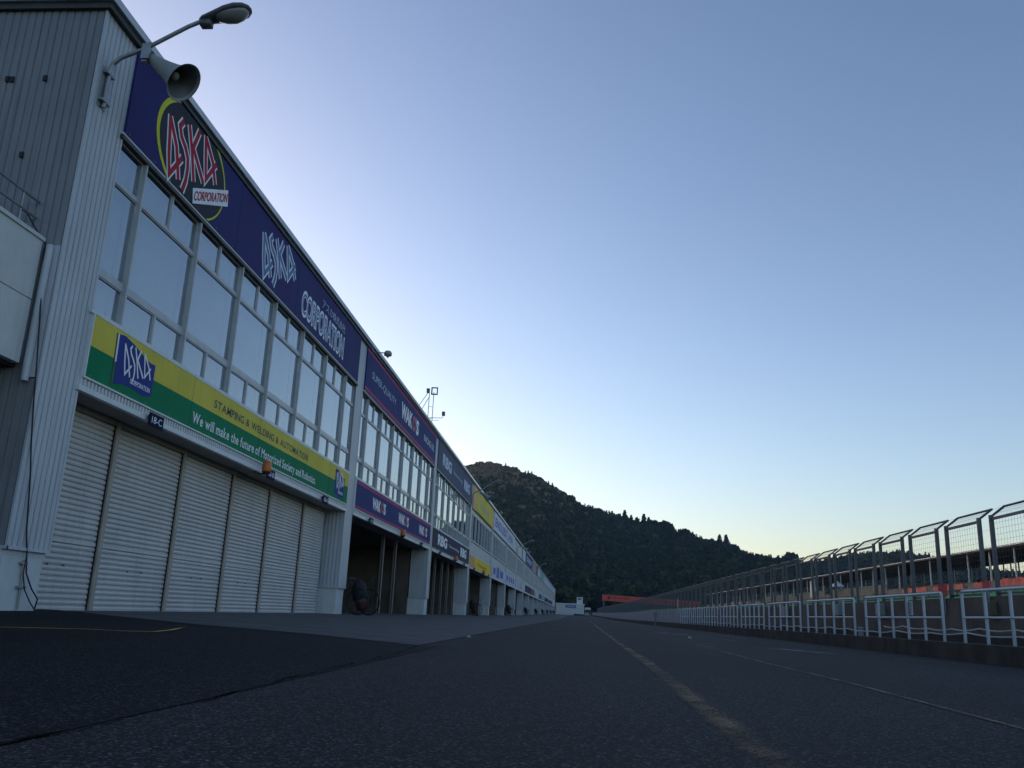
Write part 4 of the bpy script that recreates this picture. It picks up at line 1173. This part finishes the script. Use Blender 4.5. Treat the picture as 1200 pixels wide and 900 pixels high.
# debris fence panels
def fence_panel():
    X = 8.1; W = 1.6
    e = empty('fence_panel', (X, 0, 1.13), 'grey steel debris fence panel with wire mesh and an overhanging top', 'fence', 'debris fence panels on the pit wall')
    mb = MB(); T_ = Vector((.27, 0, .215))
    for y in (0, W):
        mb.box(X-.035, X+.035, y-.035, y+.035, 1.13, 2.68)
        mb.tube([(X, y, 2.65), (X+T_.x, y, 2.65+T_.z)], .024, 6)
    mb.box(X-.02, X+.02, .035, W-.035, 2.58, 2.63); mb.box(X-.018, X+.018, .035, W-.035, 1.16, 1.20)
    mb.tube([(X+T_.x, -.02, 2.65+T_.z), (X+T_.x, W+.02, 2.65+T_.z)], .022, 6)
    mb.build('frame', 'fence', e)
    mb = MB(); r = .0023
    y = .11
    while y < W-.05:
        mb.tube([(X, y, 1.2), (X, y, 2.62), (X+T_.x, y, 2.65+T_.z)], r, 3, caps=False); y += .116
    z = 1.3
    while z < 2.58: mb.tube([(X, .03, z), (X, W-.03, z)], r, 3, caps=False); z += .11
    for t in (.33, .66): mb.tube([(X+T_.x*t, 0, 2.65+T_.z*t), (X+T_.x*t, W, 2.65+T_.z*t)], r, 3, caps=False)
    mb.tube([(X+T_.x*.95, W, 2.65+T_.z*.95), (X+T_.x*.95, W+.54, 2.65+T_.z*.95)], r, 3, caps=False)
    for z in (1.5, 1.8, 2.1, 2.4): mb.tube([(X, W, z), (X, W+.54, z)], r*.8, 3, caps=False)
    mb.build('mesh', 'wire', e)
    return e
fp0 = fence_panel(); regkids()
for i in range(150):
    y = 13.95+2.135*i
    e = fp0 if i == 0 else copy_tree(fp0)
    e.location = (8.1, y, 1.13+far(y)); e['label'] = 'grey steel debris fence panel with wire mesh and an overhanging top'

# grandstand beyond the track
G = empty('grandstand', (38, 100, 3.4), 'long low grandstand with a flat dark roof on thin white posts across the track', 'grandstand')
gy0, gy1 = 30, 245
mb = MB(); mb.prism([(34.8,7.28),(34.8,7.46),(42.2,7.30),(42.2,7.14)], 'y', gy0, gy1); mb.build('roof', 'standroof', G)
MB().box(34.72, 34.79, gy0, gy1, 7.40, 7.50).build('roof_edge', 'white', G)
mb = MB()
for (x0, x1, z) in ((33.2, 34.6, 4.1), (34.6, 36.5, 4.72), (36.5, 38.5, 4.9), (38.5, 42.5, 5.1)): mb.box(x0, x1-.002, gy0, gy1, 0, z)
mb.build('terrace', 'standgrey', G)
y = gy0+.5; i = 0
while y < gy1 and i < 49:
    MB().tube([(35.2, y, 4.7), (35.2, y, 7.3)], .07, 6).build('post', 'white', G)
    MB().tube([(41.5, y+1.2, 5.0), (41.5, y+1.2, 7.2)], .07, 6).build('post', 'galv', G)
    y += 4.3; i += 1
mb = MB()
for y0 in np.arange(gy0, gy1, 3.0): mb.box(41.9, 42.0, y0, y0+.08, 5.1, 7.15)
mb.box(42.0, 42.1, gy0, gy1, 5.1, 5.9); mb.build('rear_rail', 'fence', G)
# banners and fences in front of it
for (a, b, z0, z1, lab) in ((52.5,60.5,4.2,4.62,'red banner at the right edge below the grandstand posts'),(62.5,68.3,3.86,4.38,'wide red banner below the grandstand, right of the small pinkish board'),(69.7,72.4,3.8,4.30,'short red banner between grey blocks'),(74.4,80.5,3.82,4.24,'red banner left of the middle of the stand front'),(82,88,3.85,4.28,'leftmost red banner below the grandstand')):
    e = empty('red_banner', (31.4, a, z0), lab, 'banner', 'red banners below the grandstand')
    mb = MB(); vs = []; n = 16
    for i in range(n+1):
        y = a+(b-a)*i/n; vs += [(31.35+.03*math.sin(i*1.9), y, z0), (31.35+.02*math.sin(i*1.3), y, z1+.05*math.sin(i*1.1))]
    mb.add(vs, [(2*i, 2*i+2, 2*i+3, 2*i+1) for i in range(n)]); mb.build('cloth', 'red', e)
    mb = MB()
    for y in np.linspace(a, b, 4): mb.box(31.37, 31.42, y-.03, y+.03, 3.3, z1+.03)
    mb.build('stay', 'fence', e)
e = empty('spectator_wall', (31.6, 60, 3.3), 'low grey block wall along the front of the grandstand', 'wall')
mb = MB()
for k in range(60):
    y0 = 34+3.5*k; mb.box(31.6, 31.9, y0, y0+3.46, 3.2, 3.82+.12*((k*7) % 3))
mb.build('blocks', 'standgrey', e)
for i, (a, b, lab) in enumerate(((92,103,'tan slatted fence at the stand front nearest the red banners'),(104,112,'tan slatted fence section left of the parasol'),(114.5,128,'longest tan slatted fence section at the stand front'),(131,150,'farthest tan slatted fence section'))):
    e = empty('slatted_fence', (31.3, a, 3.8), lab, 'fence', 'tan slatted fences at the stand front')
    mb = MB(); y = a
    while y < b: mb.box(31.28, 31.32, y, y+.22, 4.0, 4.85); y += .42
    mb.box(31.32, 31.36, a, b, 4.05, 4.16); mb.box(31.32, 31.36, a, b, 4.68, 4.79); mb.build('slats', 'tan', e)
    mb = MB()
    for y in np.arange(a+.3, b, 2.4): mb.box(31.37, 31.45, y, y+.09, 3.3, 4.85)
    mb.build('posts', 'tan', e)
# guard posts on the green bank
e = empty('guard_rail', (27.6, 60, 2.6), 'low dark guard rail with posts on the green bank', 'guard rail')
mb = MB()
for y in np.arange(40, 180, 2.6): mb.box(27.3, 27.4, y, y+.12, 2.6, 3.42)
mb.build('posts', 'fence', e)
MB().box(27.22, 27.28, 40, 180, 3.36, 3.44).build('beam', 'fence', e)
# parasol and white cabinet on the terrace
e = empty('parasol', (31, 108, 3.4), 'white folded-rim parasol standing before the grandstand', 'parasol')
MB().tube([(31,108,3.4),(31,108,5.8)], .05, 8).build('pole', 'rail', e)
MB().lathe((31,108,5.08), (0,0,1), [(0,.95),(.12,.8),(.45,.3),(.66,.1),(.7,0)], 8).build('canopy', 'rail', e)
e = empty('white_pillar', (32.5, 119.5, 4), 'tall white tapered panel before the grandstand, left of the parasol', 'panel')
MB().prism([(118.6,4.1),(120.3,4.1),(120.3,6.2),(119.9,6.2)], 'x', 31.0, 31.12).build('panel', 'rail', e)
MB().box(31.13,31.2,119.9,120.0,3.3,5).build('stay', 'galv', e)

# far end: white building, tents, banner bridge ---------------------
e = empty('white_office', (-2, 347, .7), 'white flat roofed building with blue name board at the far end', 'building')
mb = MB(); mb.box(-7.6, 3.4, 346, 356, .4, 4.9); mb.build('wall', 'facwhite', e)
mb = MB(); mb.box(-7.8, 3.7, 345.8, 356.2, 4.9, 5.12); mb.build('roof', 'white', e)
mb = MB(); mb.box(.5, 2.8, 347, 350, 5.12, 7.6); hb = mb.build('roof_house', 'facwhite', e)
MB().box(.9, 2.2, 346.93, 347.0, 6.6, 7.2).build('opening', 'darktrim', hb)
mb = MB(); mb.box(-3.8, .2, 345.9, 346.0, 3.5, 4.5); nb = mb.build('name_board', 'signblue', e)
text_mesh('OKAYAMA', -3.3, -.3, 3.75, 4.25, 345.89, .01, m_='letterwhite', parent=nb, facing='y', name='lettering')
mb = MB(); mb.box(-5.6, 3.2, 345.93, 346.0, 3.3, 3.38); mb.box(-5.6, -5.5, 345.93, 346.0, .5, 3.3); mb.build('door_trim', 'boxgrey', e)
mb = MB(); mb.box(-.6, 3.3, 344.6, 345.7, .5, 1.25)
tag(mb.build('planter', 'ledge'), 'low dark block in front of the white office', 'planter')
for (x0, x1, y, z, lab) in ((3.7, 6.0, 352, 3.0, 'white tent roof just right of the white office'), (8.9, 12.3, 352, 3.0, 'white tent roof left of the red bridge end')):
    e = empty('tent', ((x0+x1)/2, y, .7), lab, 'tent', 'white tents at the far end')
    MB().prism([(x0, z), (x1, z), (x1, z+.75), ((x0+x1)/2, z+.95), (x0, z+.75)], 'y', y, y+3).build('canopy', 'facwhite', e)
    for xx in (x0+.1, x1-.1): MB().box(xx-.05, xx+.05, y+.05, y+.15, .6, z).build('leg', 'galv', e)
for i, (x, lab) in enumerate(((4.6, 'pale parked car by the white office'), (7.2, 'dark parked car in the middle of the far end'), (10.4, 'dark parked car under the far tent'))):
    e = empty('parked_car', (x, 346, .7), lab, 'car', 'cars parked at the far end')
    m_ = 'boxgrey' if i == 0 else 'lampgrey'
    MB().prism([(x-.85,1.0),(x+.85,1.0),(x+.88,1.5),(x+.7,1.62),(x+.55,2.15),(x-.55,2.15),(x-.7,1.62),(x-.88,1.5)], 'y', 346, 350).build('body', m_, e)
    for sx in (-.7, .7): MB().lathe((x+sx-.1, 346.7, 1.0), (1,0,0), [(0,0),(0,.3),(.2,.3),(.2,0)], 12).build('wheel', 'black', e)
    MB().prism([(x-.5,2.05),(x+.5,2.05),(x+.62,1.66),(x-.62,1.66)], 'y', 345.97, 346.0).build('windscreen', 'darktrim', e)
e = empty('banner_bridge', (21, 250, .3), 'red banner bridge with dark lettering spanning the track far away', 'bridge')
mb = MB(); mb.add([(7.49,250,5.0),(34.3,250,4.05),(34.3,251.6,4.05),(7.49,251.6,5.0),(7.49,250,6.6),(34.3,250,5.75),(34.3,251.6,5.75),(7.49,251.6,6.6)], [(0,1,5,4),(1,2,6,5),(2,3,7,6),(3,0,4,7),(4,5,6,7),(0,3,2,1)])
mb.build('beam', 'bridgered', e)
MB().box(7.7,8.1,250.3,251.3,0,5.0).build('leg', 'fence', e); MB().box(33.6,34.1,250.3,251.3,0,4.1).build('leg', 'fence', e)
text_mesh('AUTOWORKS', 10.2, 15.0, 5.62, 6.1, 249.985, .01, m_='letterblack', parent=e, facing='y', skew=-.17, name='lettering', offset=.02)
text_mesh('AUTOWORKS', 26.5, 31.5, 4.62, 5.1, 249.985, .01, m_='letterblack', parent=e, facing='y', skew=-.17, name='lettering', offset=.02)
for cx in (9.3, 25.2):
    MB().lathe((cx, 249.98, 5.98-(cx-7.5)*.034-.15), (0,-1,0), [(0,0),(0,.42),(.01,.42),(.01,0)], 20).build('emblem', 'letterblack', e)

# scraps on the ground
for (x, y, s_, lab) in ((2.9, 23.0, .035, 'pale stone lying on the pit lane near the kerb'), (-1.75, 14.8, .03, 'pale stone lying at the apron edge')):
    bm = bmesh.new(); bmesh.ops.create_icosphere(bm, subdivisions=2, radius=s_)
    for v in bm.verts: v.co = Vector((v.co.x*1.2, v.co.y, v.co.z*.6))*(1+.25*random.uniform(-1, 1)); v.co += Vector((x, y, gz(x, y)+s_*.45))
    me = bpy.data.meshes.new('stone'); bm.to_mesh(me); bm.free(); me.materials.append(M['stone'])
    o = bpy.data.objects.new('stone', me); C.objects.link(o); tag(o, lab, 'stone')

# air: an even thin haze over the whole valley
hz_ = MB().box(-950, 1050, -520, 1650, -1.2, 175)
hm = bpy.data.materials.new('valley_haze'); hm.use_nodes = True; hn = hm.node_tree; hn.nodes.remove(hn.nodes['Principled BSDF'])
pv = hn.nodes.new('ShaderNodeVolumePrincipled'); pv.inputs['Color'].default_value = (.30, .60, 1, 1); pv.inputs['Density'].default_value = HAZE
pv.inputs['Anisotropy'].default_value = 0
hn.links.new(pv.outputs[0], hn.nodes['Material Output'].inputs['Volume'])
o = hz_.build('haze', hm); o['kind'] = 'stuff'; o['label'] = 'thin bluish haze lying over the valley before the wooded hill'; o['category'] = 'haze'
S.cycles.volume_bounces = 0

# ------------------------------------------------------------------ camera, light
cam = bpy.data.cameras.new('camera'); co = bpy.data.objects.new('camera', cam); C.objects.link(co); S.camera = co
f_px = 1012.; cam.sensor_width = 36; cam.lens = 36*f_px/1200; cam.clip_start = .05; cam.clip_end = 8000
d_ = Vector((74., 272., f_px)).normalized(); hz = Vector((1, .0435, 0))
u_ = d_.cross(hz).normalized()
if u_.y > 0: u_ = -u_
r__ = d_.cross(u_).normalized()
if r__.x < 0: r__ = -r__
Rw = Matrix((r__, d_, u_))           # image axes (x right, y down, z forward) to world
ex, ey, ez = Rw @ Vector((1,0,0)), Rw @ Vector((0,-1,0)), Rw @ Vector((0,0,-1))
mm = Matrix((ex, ey, ez)).transposed().to_4x4(); mm.translation = (0, 0, .42)
co.matrix_world = mm

SUN_EL = 5.0; SUN_AZ = -50      # azimuth from +Y, negative towards -X
w = bpy.data.worlds.new('World'); S.world = w; w.use_nodes = True
nt = w.node_tree; bg = nt.nodes['Background']
sky = nt.nodes.new('ShaderNodeTexSky'); sky.sky_type = 'NISHITA'; sky.sun_disc = False
sky.sun_elevation = R(SUN_EL); sky.sun_rotation = R(SUN_AZ); sky.altitude = 100; sky.air_density = .85; sky.dust_density = 1.5; sky.ozone_density = 1.15
gm_ = nt.nodes.new('ShaderNodeGamma'); gm_.inputs[1].default_value = 1.13
vm = nt.nodes.new('ShaderNodeVectorMath'); vm.operation = 'MULTIPLY'; vm.inputs[1].default_value = (.98, .95, 1.10)
nt.links.new(sky.outputs[0], gm_.inputs[0]); nt.links.new(gm_.outputs[0], vm.inputs[0]); nt.links.new(vm.outputs[0], bg.inputs[0]); bg.inputs[1].default_value = .15
sl = bpy.data.lights.new('sun', 'SUN'); sl.energy = 2.0; sl.angle = R(.5); sl.color = (1, .62, .36)
so = bpy.data.objects.new('sun', sl); C.objects.link(so)
az = R(SUN_AZ); el = R(SUN_EL); sd = Vector((math.sin(az)*math.cos(el), math.cos(az)*math.cos(el), math.sin(el)))
so.rotation_euler = (-sd).to_track_quat('-Z', 'Y').to_euler()
S.view_settings.view_transform = 'Standard'; S.view_settings.look = 'None'; S.view_settings.gamma = 1
S.view_settings.exposure = 1.12
S.cycles.max_bounces = 6; S.cycles.transparent_max_bounces = 12
S.cycles.use_denoising = True
